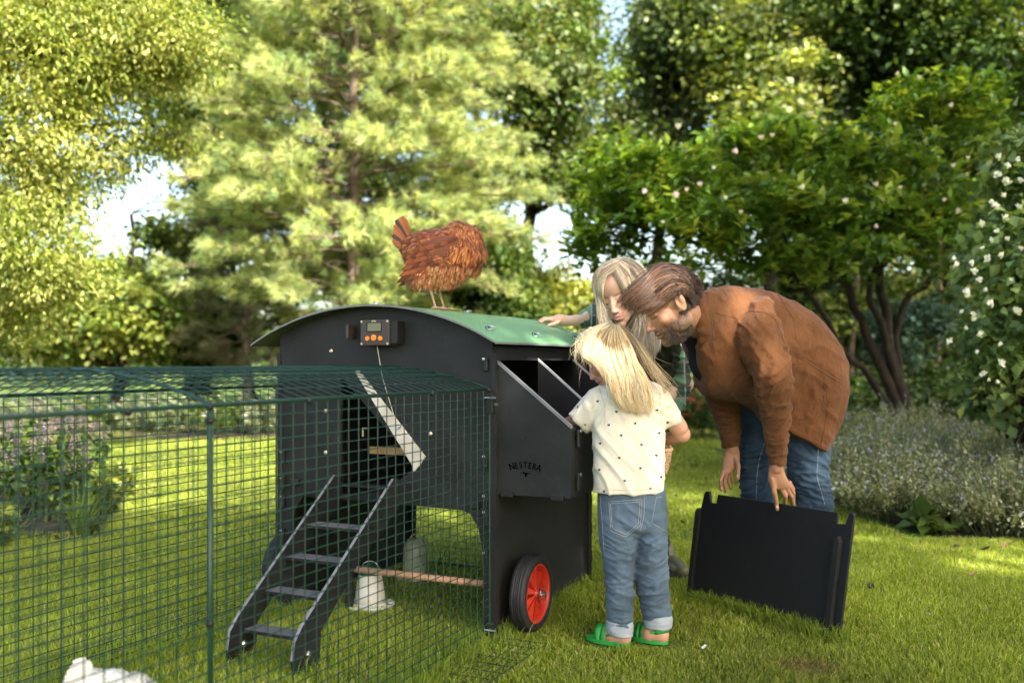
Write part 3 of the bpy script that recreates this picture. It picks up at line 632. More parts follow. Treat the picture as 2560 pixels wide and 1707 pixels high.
# --- pines
def pine(label, base, h, tr, rad, z0, ntuft, cols, lean=0, nb=64, needle=.13, rfun=None):
    e = empty('pine_tree', base, label, 'tree', 'pine trees'); base = V(*base); m = MB()
    t = np.linspace(0, 1, 16)[:, None]; pp = base + V(0, 0, h)*t + V(lean, 0, 0)*t; pp[1:, :2] += rng.normal(0, tr*.12, (15, 2)); m.tube(pp, np.linspace(tr, tr*.35, 16), 12)
    tc, td = [], []
    for b in range(nb):
        z = z0 + (h - z0)*(b + rng.uniform(0, 1))/nb; an = b*2.4 + rng.normal(0, .3); R = rad(z)*rng.uniform(.75, 1.15)
        o = base + V(lean*z/h, 0, z); dr = V(math.cos(an), math.sin(an), 0); n = 9; s = np.linspace(0, 1, n)
        up = rng.uniform(.05, .35); path = o + dr*R*s[:, None]; path[:, 2] += R*(up*s - .35*s**2.2*(1 if z < h*.7 else .3)) + R*.12*s**4
        path[1:] += rng.normal(0, .03, (n-1, 3)); m.tube(path, np.linspace(tr*.22, .006, n), 5, False)
        for j in range(int(7 + R*9)):
            q = rng.uniform(.25, 1); i = q*(n-1); i0 = min(int(i), n-2); c = path[i0] + (path[i0+1]-path[i0])*(i-i0)
            side = V(-dr[1], dr[0], 0)*rng.choice([-1, 1]); sd = norm(dr*.8 + side*rng.uniform(.2, 1) + V(0, 0, rng.uniform(-.05, .35))); ln = (1.05-q)*R*.45 + .15
            pts = c + sd*np.linspace(0, ln, 4)[:, None]; pts[:, 2] -= .10*ln*np.linspace(0, 1, 4)**2; m.tube(pts, np.linspace(.009, .004, 4), 4, False)
            k = max(2, int(ln/.09)); qq = rng.uniform(.2, 1, k); qq[0] = 1
            for x in qq: tc.append(c + sd*ln*x + rng.normal(0, .025, 3)); td.append(norm(sd + V(0, 0, .25)))
    m.build('trunk', M['pbark'], e, True)
    tc, td = np.array(tc), np.array(td)
    kp = ~((np.abs(tc[:, 0] - base[0]) < .2) & (tc[:, 1] < base[1] + .1) & (rng.uniform(0, 1, len(tc)) < .8)); tc, td = tc[kp], td[kp]
    if len(tc) > ntuft: k = rng.choice(len(tc), ntuft, replace=False); tc, td = tc[k], td[k]
    nn = 26; n = len(tc)*nn; c = np.repeat(tc, nn, 0); d = norm(np.repeat(td, nn, 0)*.8 + rdir(n)*.75); c = c - np.repeat(td, nn, 0)*rng.uniform(0, .12, n)[:, None]
    L = needle*rng.uniform(.7, 1.2, n)[:, None]; sd = norm(np.cross(d, rdir(n)))*.0042
    tip = c + d*L; tip[:, 2] -= L[:, 0]*.25; v = np.stack([c - sd, c + sd, tip], 1).reshape(-1, 3); f = np.arange(3*n).reshape(-1, 3)
    col = np.repeat(np.clip(pal(len(tc), cols, .25), 0, 1), 3*nn, 0)
    make('crown', v, f, M['needle'], e, cols=col); return e
PN = [(.44, .50, .17), (.52, .56, .24), (.34, .42, .15), (.26, .36, .16)]
pine('big pale yellow-green pine with long needles rising behind the hen', (-2.18, 13, 0), 9.5, .085, lambda z: np.interp(z, [0, 2, 4.2, 7, 9.5], [1.6, 2.35, 2.45, 2.2, 1.0]), 1.5, 24000, PN, nb=165)
pine('darker pine with a brown trunk just left of the coop roof', (-4.1, 14.5, 0), 3.6, .085, lambda z: np.interp(z, [0, 1.5, 2.8, 3.6], [.7, .95, .8, .3]), .8, 4500, [(.15, .17, .07), (.20, .20, .10), (.13, .15, .06)], nb=50)

# --- magnolia: several dark stems, flat crown of rosettes with blossoms
def magnolia():
    base = V(3.75, 9.3, 0)
    e = empty('magnolia', base, 'magnolia with dark slanting stems and pale pink blossoms above the crouching man', 'tree')
    blobs = [E(1960, 560, 8.4, 330, 120, 1.0), E(1700, 600, 8.0, 270, 95, .8), E(1620, 460, 8.6, 190, 110, .8), E(2150, 460, 8.8, 250, 130, 1.0), E(2290, 600, 8.6, 170, 110, .8), E(1560, 540, 8.2, 130, 90, .6), E(1900, 400, 9.2, 230, 90, .8), E(2340, 300, 9.4, 190, 110, .8), E(1480, 640, 8.4, 80, 70, .5), E(2080, 660, 8.0, 260, 50, .8)]
    n = 3300; vol = np.array([np.prod(b[1]) for b in blobs])**.67; vol /= vol.sum(); bi = rng.choice(len(blobs), n, p=vol)
    bc = np.array([b[0] for b in blobs])[bi]; br = np.array([b[1] for b in blobs])[bi]; q = rdir(n); q[:, 2] = np.abs(q[:, 2])*np.where(rng.uniform(0, 1, n) < .75, 1, -1)
    cc = bc + q*(rng.uniform(.1, 1, n)**.4)[:, None]*br*rng.uniform(.85, 1.15, n)[:, None]
    gp = np.array([noise.noise(Vector(tuple(x*1.5))) for x in cc]); cc = cc[gp > np.quantile(gp, .22)]; n = len(cc)
    k = 8; m_ = n*k; c = np.repeat(cc, k, 0) + rng.normal(0, .025, (m_, 3)); d = norm(rdir(m_)*V(1, 1, .5) + V(0, 0, .25)); L = .115*rng.uniform(.6, 1.25, m_)
    MGc = [(.09, .17, .02), (.13, .22, .025), (.06, .12, .02), (.21, .28, .035)]
    col = np.repeat(pal(n, MGc, .25), k, 0)*rng.uniform(.8, 1.25, m_)[:, None]; v, f, cl = leaf_geo(c, d, norm(rdir(m_)*.4 + V(0, 0, 1)), L, L*.26, np.clip(col, 0, 1))
    m = MB(); stems = [(P(2262, 1060, 9.3), P(2170, 850, 9.2), P(2110, 690, 9.1)), (P(2270, 1060, 9.3), P(2215, 830, 9.3), P(2190, 640, 9.1)), (P(2245, 1065, 9.3), P(2190, 960, 9.0), P(2110, 880, 8.7), P(1990, 690, 8.3)), (P(2262, 1060, 9.3), P(2228, 900, 9.2), P(2160, 700, 8.9), P(2330, 560, 8.9)), (P(2262, 1060, 9.3), P(2235, 800, 9.4), P(2330, 690, 9.2), P(2420, 620, 9.0))]
    nodes = []
    for i, st in enumerate(stems):
        st = [base + V((i-2)*.05, .03*i, -.05)] + list(st); st = np.array(st); ti = np.linspace(0, len(st)-1, 14); pp = np.stack([np.interp(ti, range(len(st)), st[:, j]) for j in range(3)], 1); pp[2:] += rng.normal(0, .02, (12, 3))
        r0 = (.075, .085, .05, .05, .05)[i]; m.tube(pp, np.linspace(r0, r0*.45, 14), 10); nodes += [(pp[j], r0*.4) for j in range(8, 14)]
    for kk in rng.choice(n, 90, replace=False):
        tgt = cc[kk]; ds = [np.linalg.norm(nd[0]-tgt) for nd in nodes]; nd = nodes[int(np.argmin(ds))]; limb(m, nd[0], tgt, nd[1]*.6, .006, .06, 7, .06)
        if rng.uniform() < .3: nodes.append(((nd[0]+tgt)/2, nd[1]*.5))
    m.build('trunk', M['bark'], e, True); make('crown', v, f, M['leaf'], e, cols=cl)
    # blossoms
    pos = [(1815, 500, 0), (1843, 385, 1), (1905, 352, 1), (1930, 345, 1), (2025, 290, 1), (2238, 315, 1), (2380, 270, 1), (2252, 475, 1), (2192, 468, 1), (2385, 420, 1), (2420, 400, 1), (1608, 485, 1), (1690, 495, 1), (1715, 480, 1), (1752, 468, 1), (1782, 425, 0), (1695, 325, 0), (1850, 535, 1), (2115, 510, 0), (2360, 505, 1), (2195, 570, 1), (2390, 535, 1), (2245, 190, 1), (2295, 200, 1), (2010, 475, 0), (1660, 560, 0)]
    proto = None
    for i, (u, vv, pk) in enumerate(pos):
        c0 = P(u, vv, 6.75 + .2*(i % 3))
        if i < 2:
            a = MB()
            for kq in range(7):
                an = kq*2*math.pi/7; dd = V(math.cos(an)*.5, math.sin(an)*.5, .8); sdv = V(-math.sin(an), math.cos(an), 0)
                a.add([V(0, 0, 0), dd*.035 - sdv*.016, dd*.07 + V(0, 0, .004), dd*.035 + sdv*.016], [(0, 1, 2, 3)])
            o = make('blossom', np.array(a.v) + base, a.f, M['petal' if i == 0 else 'petal_pink'], e, True); o.location = tuple(c0 - base); proto = proto or {}; proto[0 if i == 0 else 1] = o
        else:
            o = proto[pk].copy(); sc.collection.objects.link(o); o.location = tuple(c0 - base)
        o.rotation_euler = (rng.uniform(-.6, .6), rng.uniform(-.6, .6), rng.uniform(0, 6)); s = rng.uniform(.5, .85); o.scale = (s, s, s)
    return e
magnolia()

# --- white flowering shrub on the right edge
def white_shrub():
    base = V(3.45, 6.2, 0)
    e = empty('flowering_shrub', base, 'tall leafy shrub full of white blossoms at the right edge', 'shrub')
    blobs = [E(2650, 560, 6.0, 180, 190, .6), E(2620, 780, 6.0, 180, 170, .6), E(2650, 960, 6.1, 180, 120, .6), E(2540, 850, 5.9, 90, 90, .4), E(2500, 690, 5.9, 70, 80, .4), E(2560, 990, 6.1, 100, 60, .4), E(2570, 420, 6.0, 60, 60, .3)]
    (v, f, c), cc = crown_leaves(blobs, 17000, .075, [(.14, .21, .07), (.18, .26, .08), (.09, .15, .05), (.26, .33, .10)], .12, per=40, aspect=.4)
    make('crown', v, f, M['leaf'], e, cols=c); m = MB()
    for k in rng.choice(len(cc), 40, replace=False): limb(m, base + rng.normal(0, .06, 3)*V(1, 1, 0), cc[k], .018, .004, .05, 7, .05)
    m.build('stems', M['bark'], e, True); pr = None
    pos = [(2497, 395), (2525, 415), (2493, 440), (2518, 455), (2505, 490), (2488, 515), (2478, 508), (2455, 620), (2475, 600), (2495, 580), (2382, 648), (2388, 662), (2430, 658), (2435, 682), (2450, 702), (2472, 648), (2415, 732), (2422, 740), (2406, 780), (2434, 785), (2432, 800), (2445, 838), (2370, 852), (2440, 880), (2460, 936), (2470, 950), (2498, 955), (2500, 910), (2540, 400), (2550, 450), (2545, 520), (2505, 640), (2480, 760), (2530, 700), (2520, 600), (2412, 820), (2465, 725), (2550, 620), (2500, 860), (2540, 780), (2450, 560), (2510, 545)]
    for i, (u, vv) in enumerate(pos):
        c0 = P(u, vv, 5.0 + .1*(i % 3))
        if pr is None:
            a = MB()
            for kq in range(9):
                an = kq*2.4; el = rng.uniform(.2, 1.2); dd = V(math.cos(an)*math.cos(el), math.sin(an)*math.cos(el), math.sin(el)); sdv = norm(np.cross(dd, V(.1, .2, 1)))
                a.add([V(0, 0, 0), dd*.020 - sdv*.014, dd*.036, dd*.020 + sdv*.014], [(0, 1, 2, 3)])
            a.ball(V(0, 0, .004), .012, 4)
            o = make('blossom', np.array(a.v) + base, a.f, M['petal'], e, True); pr = o
        else: o = pr.copy(); sc.collection.objects.link(o)
        o.location = tuple(c0 - base); o.rotation_euler = (rng.uniform(-1.5, 1.5), rng.uniform(-1.5, 1.5), rng.uniform(0, 6)); s = rng.uniform(.45, 1.0); o.scale = (s, s*rng.uniform(.6, 1.2), s)
white_shrub()

# --- herbaceous plants
def plant(name, label, cat, base, r, h, nst, nleaf, L, cols, fl=None, flcols=None, nfl=0, group=None, aspect=.3, flsize=.010, spike=.5, lean=.45):
    e = empty(name, base, label, cat, group); base = V(*base); m = MB(); tips = []
    P_, D_ = [], []
    for k in range(nst):
        a = rng.uniform(0, 2*np.pi); ro = r*math.sqrt(rng.uniform(0, 1)); o = base + V(math.cos(a), math.sin(a), 0)*ro*.55; tip = o + V(math.cos(a), math.sin(a), 0)*ro*lean + V(rng.normal(0, .03), rng.normal(0, .03), h*rng.uniform(.7, 1.1)*(1 - .45*(ro/r)**2))
        mid = (o + tip)/2 + V(0, 0, h*.06); m.tube([o, mid, tip], [.003, .0025, .0015], 4, False); tips.append((mid, tip))
    tp = np.array(tips); k = rng.integers(0, nst, nleaf); q = rng.uniform(-.7, 1, nleaf)**1; p = tp[k, 0] + (tp[k, 1]-tp[k, 0])*(q*(1 if spike <= 0 else 1 - spike*(q > 0)))[:, None] + rng.normal(0, .018, (nleaf, 3))
    p[:, 2] = np.maximum(p[:, 2], .02); d = norm(rdir(nleaf) + V(0, 0, .3)); s = L*rng.uniform(.6, 1.3, nleaf)
    v, f, c = leaf_geo(p, d, norm(rdir(nleaf)*.5 + V(0, 0, 1)), s, s*aspect, pal(nleaf, cols, .3)); make('foliage', v, f, M['leaf'], e, cols=c)
    m.build('stems', M['stem'], e)
    if nfl:
        k = rng.integers(0, nst, nfl); q = rng.uniform(1 - spike, 1.0, nfl); p = tp[k, 0] + (tp[k, 1]-tp[k, 0])*q[:, None] + rng.normal(0, .006, (nfl, 3)); s = flsize*rng.uniform(.6, 1.4, nfl)
        v, f, c = leaf_geo(p, rdir(nfl), rdir(nfl), s, s*.45, pal(nfl, flcols, .25)); tag(make('flowers', v, f, M['lav'], e, cols=c), kind='stuff')
    return e
M['stem'] = mat('plant_stem', (.09, .12, .04), .7)
SG = [(.26, .30, .14), (.33, .36, .21), (.19, .23, .09), (.38, .38, .25), (.26, .23, .15)]
LV = [(.40, .38, .60), (.33, .31, .55), (.46, .42, .58)]
ORD = ['leftmost', 'second from the left', 'third from the left', 'fourth from the left', 'fifth from the left', 'sixth from the left', 'seventh from the left', 'eighth from the left', 'ninth from the left', 'tenth from the left', 'eleventh from the left', 'twelfth from the left']
ORD += ['%s from the left' % w_ for w_ in ('thirteenth', 'fourteenth', 'fifteenth', 'sixteenth', 'seventeenth')]
def rank(p, ps): return ORD[sorted(ps, key=lambda q: q[0]/q[1]).index(p)]
spots = [(2.35, 5.75, .42, .42), (2.15, 6.6, .42, .46), (2.25, 7.5, .45, .50), (2.75, 5.25, .42, .42), (2.95, 6.1, .5, .52), (2.85, 7.0, .5, .55), (3.45, 5.1, .45, .48), (3.6, 6.2, .4, .5), (2.95, 8.0, .5, .55), (3.75, 7.2, .5, .6), (3.1, 4.75, .32, .30), (4.4, 8.0, .5, .6), (3.6, 8.6, .5, .6), (2.35, 8.4, .4, .5), (2.55, 6.35, .4, .5), (3.3, 5.6, .4, .5)]
for i, (x, y, r, h) in enumerate(spots):
    row = lambda q: 0 if q[1] < 5.8 else 1 if q[1] < 7.1 else 2
    lab = 'hazy catmint bush with lavender flowers, %s in the %s row' % (rank(spots[i], [q for q in spots if row(q) == row(spots[i])]), ('front', 'middle', 'back')[row(spots[i])])
    plant('catmint', lab, 'plant', (x, y, 0), r, h*1.12, 150, 7600, .027, SG, flcols=LV, nfl=330, group='catmint bushes in the right-hand bed', flsize=.012, spike=.35, lean=.75)
PU = [(.10, .06, .17), (.15, .08, .17), (.20, .13, .12), (.26, .19, .13)]
sp = [(-2.72, 5.6, .25, .75), (-3.05, 5.9, .3, .85), (-3.3, 6.5, .32, .85), (-2.95, 6.2, .28, .75), (-3.15, 6.9, .3, .8), (-3.6, 7.0, .35, .85)]
for i, (x, y, r, h) in enumerate(sp):
    plant('salvia', 'clump of purple salvia spikes seen through the run, %s' % rank(sp[i], sp), 'plant', (x, y, 0), r*.9, h*.86, 30, 800, .07, MG+DG, flcols=PU, nfl=1300, group='salvia clumps in the left-hand bed', flsize=.011, spike=.5, lean=.25)
def strap(label, x, y, n=90, L=.34):
    e = empty('daylily', (x, y, 0), label, 'plant', 'strap-leaved clumps at the bed edge'); m = []; vs, fs = [], []
    for k in range(n):
        a = rng.uniform(0, 6.28); l = L*rng.uniform(.6, 1.2); w_ = .006; o = V(x, y, 0) + rng.normal(0, .03, 3)*V(1, 1, 0); d = V(math.cos(a), math.sin(a), 0); s = V(-d[1], d[0], 0); b = len(vs); out = rng.uniform(.3, .9)
        for j in range(6):
            t = j/5; p = o + d*l*out*t + V(0, 0, l*(1.1*t - .9*out*t*t)); ww = w_*(1-t*.9); vs += [p - s*ww, p + s*ww]
        fs += [(b+2*j, b+2*j+1, b+2*j+3, b+2*j+2) for j in range(5)]
    make('leaves', vs, fs, M['leaf'], e, cols=np.tile(V(.13, .19, .03), (len(vs), 1)))
for x, y in ((-2.35, 5.15), (-2.55, 5.55), (-2.7, 5.0)): strap({-2.35: 'rightmost clump of arching strap leaves at the front of the left bed', -2.55: 'clump of arching strap leaves set back beside the purple salvia', -2.7: 'leftmost clump of arching strap leaves at the front of the left bed'}[x], x, y)
lp = [(-3.3, 5.0, .3), (-2.75, 4.75, .22), (-2.62, 5.85, .2), (-2.85, 6.6, .22)]
for x, y, r in ((-3.3, 5.0, .3), (-2.75, 4.75, .22), (-2.62, 5.85, .2), (-2.85, 6.6, .22)):
    plant('leafy_perennial', 'low leafy perennial edging the salvia bed at left, %s' % rank((x, y, r), lp), 'plant', (x, y, 0), r, .28, 30, 700, .07, MG+YG, group='low leafy plants edging the left bed', spike=0)
# far border: pale flowers left, red flowers and leafy mass right of centre
k = 0
for x in np.arange(-6.4, -.6, .62):
    y = 12.6 + .3*math.sin(x*2.1)
    cols = ([(.22, .27, .13), (.18, .23, .10)], MG, [(.26, .29, .17), (.20, .24, .12)])[k % 3]
    plant('border_plant', '%s clump in the far border behind the run, %s' % (('pale misty', 'leafy green')[k % 3 == 1], ORD[k]), 'plant', (x, y, 0), .5, .62, 40, 1500, .06, cols, flcols=[(.5, .42, .45), (.55, .5, .42)], nfl=50, group='far border plants behind the run', flsize=.03, spike=.3); k += 1
for x in np.arange(-.4, 6.8, .6):
    y = 12.0 + .4*math.sin(x*1.7) + (.8 if x > 3 else 0)
    red = x > 1.4
    plant('border_plant', 'red-flowered green clump in the border beyond the people, %s' % ORD[int(round((x - 1.4)/.6))] if red else 'plain green border clump hidden beyond the coop, %s' % ORD[int(round((x + .4)/.6))], 'plant', (x, y, 0), .5, rng.uniform(.55, .8), 40, 1600, .065, MG+DG, flcols=[(.45, .05, .02), (.35, .06, .03)], nfl=190 if red else 0, group='far border plants beyond the people' if red else 'far border plants beyond the coop', flsize=.035, spike=.25)
for i, (x, y, hh, rr) in enumerate([(1.9, 13.6, 1.3, .9), (3.2, 13.4, 1.2, .8), (5.0, 12.6, 1.1, .8), (6.3, 12.4, 1.3, .9), (4.2, 10.4, .75, .6), (5.2, 10.2, .8, .6)]):
    tree('border_shrub', ['dark shrub seen between the man and the magnolia trunks', 'dark shrub directly behind the man\'s back, beyond the lawn', 'dark shrub right behind the magnolia trunk base', 'dark shrub far right behind the white blossoms', 'low dark shrub just behind the catmint, left one', 'low dark shrub just behind the catmint, right one'][i], 'shrub', (x, y, 0), [(V(x, y, hh*.5), V(rr, rr*.7, hh*.5))], 6000, .07, DG+MG, tr=.02, clump=.16, limbs=8, group='dark shrubs behind the right-hand border')
# hostas at the catmint edge
for x, y in ((2.95, 4.55), (2.35, 5.25)): plant('leafy_perennial', 'broad-leaved plant at the grass edge of the catmint bed, %s one' % ('nearer' if y < 5 else 'farther'), 'plant', (x, y, 0), .16, .14, 14, 60, .11, MG, group='broad-leaved plants at the right bed edge', spike=0, aspect=.4)
# thin woodland stems on the right, seen under the magnolia
for i, (u, Y, r) in enumerate([(2120, 16, .07), (2330, 15.5, .06), (2400, 16, .05), (2040, 17, .08), (2450, 17, .09), (1965, 18, .09), (2180, 19, .09)]):
    b = P(u, 904, Y)*V(1, 1, 0); tree('woodland_tree', ['slim pale-barked tree just left of the magnolia stems', 'slim pale-barked tree right of the magnolia stems', 'slim pale-barked tree near the white flowering shrub', 'slim dark tree left of the magnolia, above the man\'s back', 'slim dark tree behind the white flowering shrub', 'slim dark tree farthest left in the shade under the magnolia', 'slim dark tree farthest back between the magnolia stems'][i], 'tree', tuple(b), [(b + V(0, 0, 3.6), V(1.2, 1, .9)), (b + V(.3, -.3, 1.9), V(1.0, .8, .35))], 5200, .09, DG+DG+YG, tr=r, clump=.25, barkm='pbark' if i < 3 else 'bark', limbs=10, group='slim woodland trees behind the magnolia, %s bark' % ('pale' if i < 3 else 'dark'))
# --- the far wood: one mass
def far_wood():
    bl = []
    for x in np.arange(-30, 34, 3.2):
        top = 3.0 if x < 1.5 else (3.4 if x < 3.5 else 12); y = 31 + rng.uniform(-2, 2) + (8 if x < 3 else -6 if x > 6 else 0)
        for z in np.arange(.6, top, 2.2): bl.append((V(x + rng.uniform(-1, 1), y, z), V(2.4, 1.8, 1.7)))
    (v, f, c), _ = crown_leaves(bl, 70000, .24, DG+DG+MG, .7, per=50); o = make('distant_wood', v, f, M['leaf'], cols=c); tag(o, kind='stuff')
far_wood()
# --- trees beside and behind the photographer that shade the lawn
for i, (c, r, n) in enumerate([((4.2, -4.4, 7.0), (3.2, 3.0, 1.7), 17000), ((-.2, -4.9, 7.2), (2.6, 2.4, 1.4), 11000), ((7.2, 1.2, 7.6), (2.6, 3.0, 2.2), 13000), ((9.8, 7.0, 8.5), (3, 3, 2.5), 13000)]):
    tree('shade_tree', ['spreading tree behind the viewer to the right, out of the picture', 'spreading tree behind the viewer to the left, out of the picture', 'tall tree to the right of the viewer, out of the picture', 'tall tree far right of the lawn, out of the picture'][i], 'tree', (c[0]*1.05+ (.8 if i < 2 else .6), c[1], 0), [(V(*c), V(*r))], n, .2, MG, tr=.2, clump=.5, limbs=14)
# --- fallen leaves and petals on the lawn
def fallen():
    spots = [(2175, 1487, .040, 0), (2010, 1190, .03, 0), (1720, 1160, .03, 0), (1740, 1172, .03, 0), (1765, 1205, .03, 0), (1690, 1250, .03, 0), (1705, 1318, .035, 0), (1800, 1232, .025, 0), (1752, 1222, .02, 0), (1840, 1215, .02, 0), (2465, 1388, .05, 0), (2390, 1380, .03, 0), (2305, 1375, .03, 1), (2430, 1453, .03, 1), (2360, 1320, .045, 1), (2515, 1380, .05, 1), (2320, 1555, .022, 2), (1762, 1640, .022, 2), (1712, 1148, .02, 0), (1770, 1150, .02, 0), (2130, 1320, .02, 0), (1680, 1520, .02, 1), (1980, 1142, .02, 0)]
    pr = {}
    nm = ['fallen_leaf', 'fallen_leaf', 'fallen_petal']; cn = [(.03, .018, .015), (.33, .16, .08), (.75, .74, .72)]
    lab = ['curled dark brown leaf lying on the lawn', 'pale tan fallen leaf on the grass at the right', 'single white petal lying on the lawn']
    for i, (u, v, s, k) in enumerate(spots):
        Y = H*F/(v - 904); c0 = P(u, v, Y)*V(1, 1, 0) + V(0, 0, .028)
        if k not in pr:
            m = MB(); n = 5
            vs = []
            for a in range(n):
                for b in range(n):
                    x, y = a/(n-1)*2-1, b/(n-1)*2-1; w_ = 1 - .75*abs(x)**1.6; vs.append(V(x, y*w_*.7, .5*abs(y)*w_ + .35*x*x + .1*math.sin(5*x+3*y)))
            m.add(vs, [(a*n+b, (a+1)*n+b, (a+1)*n+b+1, a*n+b+1) for a in range(n-1) for b in range(n-1)])
            o = m.build(nm[k], mat(nm[k]+str(k), cn[k], .7, var=.3), None, True); pr[k] = o; tag(o, lab[k], 'petal' if k == 2 else 'leaf', ['dark leaves fallen on the lawn', 'tan leaves fallen on the grass', 'white petals fallen on the lawn'][k])
        else: o = pr[k].copy(); sc.collection.objects.link(o)
        o.location = tuple(c0); s *= .55; o.scale = (s, s, s); o.rotation_euler = (rng.uniform(-.5, .5), rng.uniform(-.5, .5), rng.uniform(0, 6))
        cls = sorted([q for q in spots if q[3] == k], key=lambda q: q[0]); rk = ORD[cls.index(spots[i])]; o['label'] = ['small dark leaf fallen on the lawn, %s of the dark leaves', 'pale tan leaf fallen on the grass, %s of the tan leaves', 'single white petal on the lawn, %s of the two petals'][k] % rk
        if i == 0: o['label'] = 'largest curled dark brown leaf, on the grass right of the loose panel'; o.scale = (.026, .026, .03)
fallen()
# ------------------------------------------------------------------ bodies
from mathutils.bvhtree import BVHTree
class Body(MB):
    def ell(s, c, r, R=None, n=16):
        b = MB(); b.ball(V(0, 0, 0), r, n); v = np.array(b.v)
        if R is not None: v = v @ np.asarray(R).T
        return s.add(v + np.asarray(c), b.f)
    def rings(s, rg, n=24, sub=4, cap=True, power=2.0, blunt=.5):
        """rg: rows (u1,v1,u2,v2,Y,hy[,yaw]) in photograph pixels and metres; smooth loft through the rings"""
        cs, a1, a2 = [], [], []
        for r in rg:
            u1, v1, u2, v2, Y, hy = r[:6]; p, q = P(u1, v1, Y), P(u2, v2, Y); dy = r[6] if len(r) > 6 else 0
            p[1] += dy; q[1] -= dy; cs.append((p+q)/2); a1.append((q-p)/2); a2.append(V(0, hy, 0))
        return s.loft(np.array(cs), np.array(a1), np.array(a2), n, sub, cap, power, blunt)
    def loft(s, cs, a1, a2, n=24, sub=4, cap=True, power=2.0, blunt=.5):
        m = len(cs)
        def cr(A_, t):
            i = min(int(t), m-2); f = t - i; p0, p1, p2, p3 = A_[max(i-1, 0)], A_[i], A_[i+1], A_[min(i+2, m-1)]
            return .5*((2*p1) + (-p0+p2)*f + (2*p0-5*p1+4*p2-p3)*f*f + (-p0+3*p1-3*p2+p3)*f**3)
        T = np.linspace(0, m-1, (m-1)*sub+1); R = [(cr(cs, t), cr(a1, t), cr(a2, t), 1.) for t in T]
        if cap:
            d0 = norm(R[0][0]-R[1][0]); d1 = norm(R[-1][0]-R[-2][0]); r0 = min(np.linalg.norm(R[0][1]), np.linalg.norm(R[0][2]))*.5; r1 = min(np.linalg.norm(R[-1][1]), np.linalg.norm(R[-1][2]))*blunt
            R = [(R[0][0]+d0*r0*x, R[0][1], R[0][2], y) for x, y in ((1, .3), (.8, .65), (.4, .92))] + R + [(R[-1][0]+d1*r1*x, R[-1][1], R[-1][2], y) for x, y in ((.4, .92), (.8, .65), (1, .3))]
        vs = []
        for c, x, y, k in R:
            for j in range(n):
                an = 2*math.pi*j/n; ca, sa = math.cos(an), math.sin(an); ca = math.copysign(abs(ca)**(2/power), ca); sa = math.copysign(abs(sa)**(2/power), sa)
                vs.append(c + k*(x*ca + y*sa))
        M_ = len(R); fs = [(i*n+j, i*n+(j+1) % n, (i+1)*n+(j+1) % n, (i+1)*n+j) for i in range(M_-1) for j in range(n)] + [tuple(range(n-1, -1, -1)), tuple((M_-1)*n+j for j in range(n))]
        return s.add(vs, fs)
    def limb(s, pts, rs, n=20):
        pts = np.array(pts, float); s.tube(pts, rs, n)
        s.ell(pts[0], V(rs[0], rs[0], rs[0]), n=10); s.ell(pts[-1], V(rs[-1], rs[-1], rs[-1]), n=10); 
        for p, r in zip(pts[1:-1], rs[1:-1]): s.ell(p, V(r, r, r)*1.0, n=10)
        return s
    def remesh(s, vox, smooth=3, fac=.5):
        me = bpy.data.meshes.new('t'); me.from_pydata(s.v, [], s.f); me.update()
        o = bpy.data.objects.new('t', me); sc.collection.objects.link(o)
        m = o.modifiers.new('r', 'REMESH'); m.mode = 'VOXEL'; m.voxel_size = vox; m.adaptivity = 0
        if smooth: k = o.modifiers.new('s', 'SMOOTH'); k.iterations = smooth; k.factor = fac
        dg = bpy.context.evaluated_depsgraph_get(); e = o.evaluated_get(dg); me2 = bpy.data.meshes.new_from_object(e)
        n = len(me2.vertices); v = np.empty(n*3, np.float32); me2.vertices.foreach_get('co', v); nr = np.empty(n*3, np.float32); me2.vertices.foreach_get('normal', nr)
        F_ = np.empty(len(me2.loops), np.int32); me2.loops.foreach_get('vertex_index', F_); k = len(me2.polygons)
        bpy.data.objects.remove(o); bpy.data.meshes.remove(me); bpy.data.meshes.remove(me2)
        return v.reshape(-1, 3).astype(float), nr.reshape(-1, 3).astype(float), F_.reshape(k, 4)
def nz(p, s, seed=0.):
    return np.array([noise.noise(Vector((x[0]*s+seed, x[1]*s, x[2]*s))) for x in p])
def seg_d(p, a, b):
    a, b = np.asarray(a), np.asarray(b); ab = b-a; t = np.clip(((p-a)@ab)/(ab@ab), 0, 1); return np.linalg.norm(p - (a + t[:, None]*ab), axis=1), t
def folds(v, nr, regs, seed=0.):
    """cloth folds: regs rows (a, b, radius, direction, high freq, low freq, amplitude)"""
    out = np.zeros(len(v))
    for a, b, rad, d, hi, lo, amp in regs:
        dd, t = seg_d(v, a, b); w = np.clip(1.6 - dd/rad, 0, 1); idx = np.where(w > 0)[0]
        if not len(idx): continue
        d = norm(d); q = v[idx]; ax = q@d; qq = q*lo + d*(ax*(hi-lo))[:, None]; qq = qq + .35*np.stack([np.sin(q[:, 2]*22+seed), np.sin(q[:, 0]*19), np.cos(q[:, 1]*21)], 1)
        n1 = nz(qq, 1, seed); n2 = nz(qq, 2.1, seed+7); f = np.clip(1-np.abs(n1)*3.2, 0, 1)**1.5*1.25 - .35 + n2*.45
        out[idx] += w[idx]*amp*f
    return v + nr*out[:, None]
def frame(f, roll=0.):
    f = norm(f); z = norm(V(0, 0, 1) - f*f[2]); x = np.cross(f, z)      # x = person's right... f forward, z up
    z2 = z*math.cos(roll) + x*math.sin(roll); x2 = np.cross(f, z2); return np.stack([x2, f, z2], 1)   # columns
def surf(o_v, o_f):
    return BVHTree.FromPolygons([tuple(p) for p in o_v], [tuple(int(i) for i in f) for f in o_f])
def hit(bvh, u, v, lift=.002):
    d = norm(P(u, v, 1) - V(0, 0, H)); h = bvh.ray_cast(Vector((0, 0, H)), Vector(d))
    return None if h[0] is None else np.array(h[0]) - d*lift
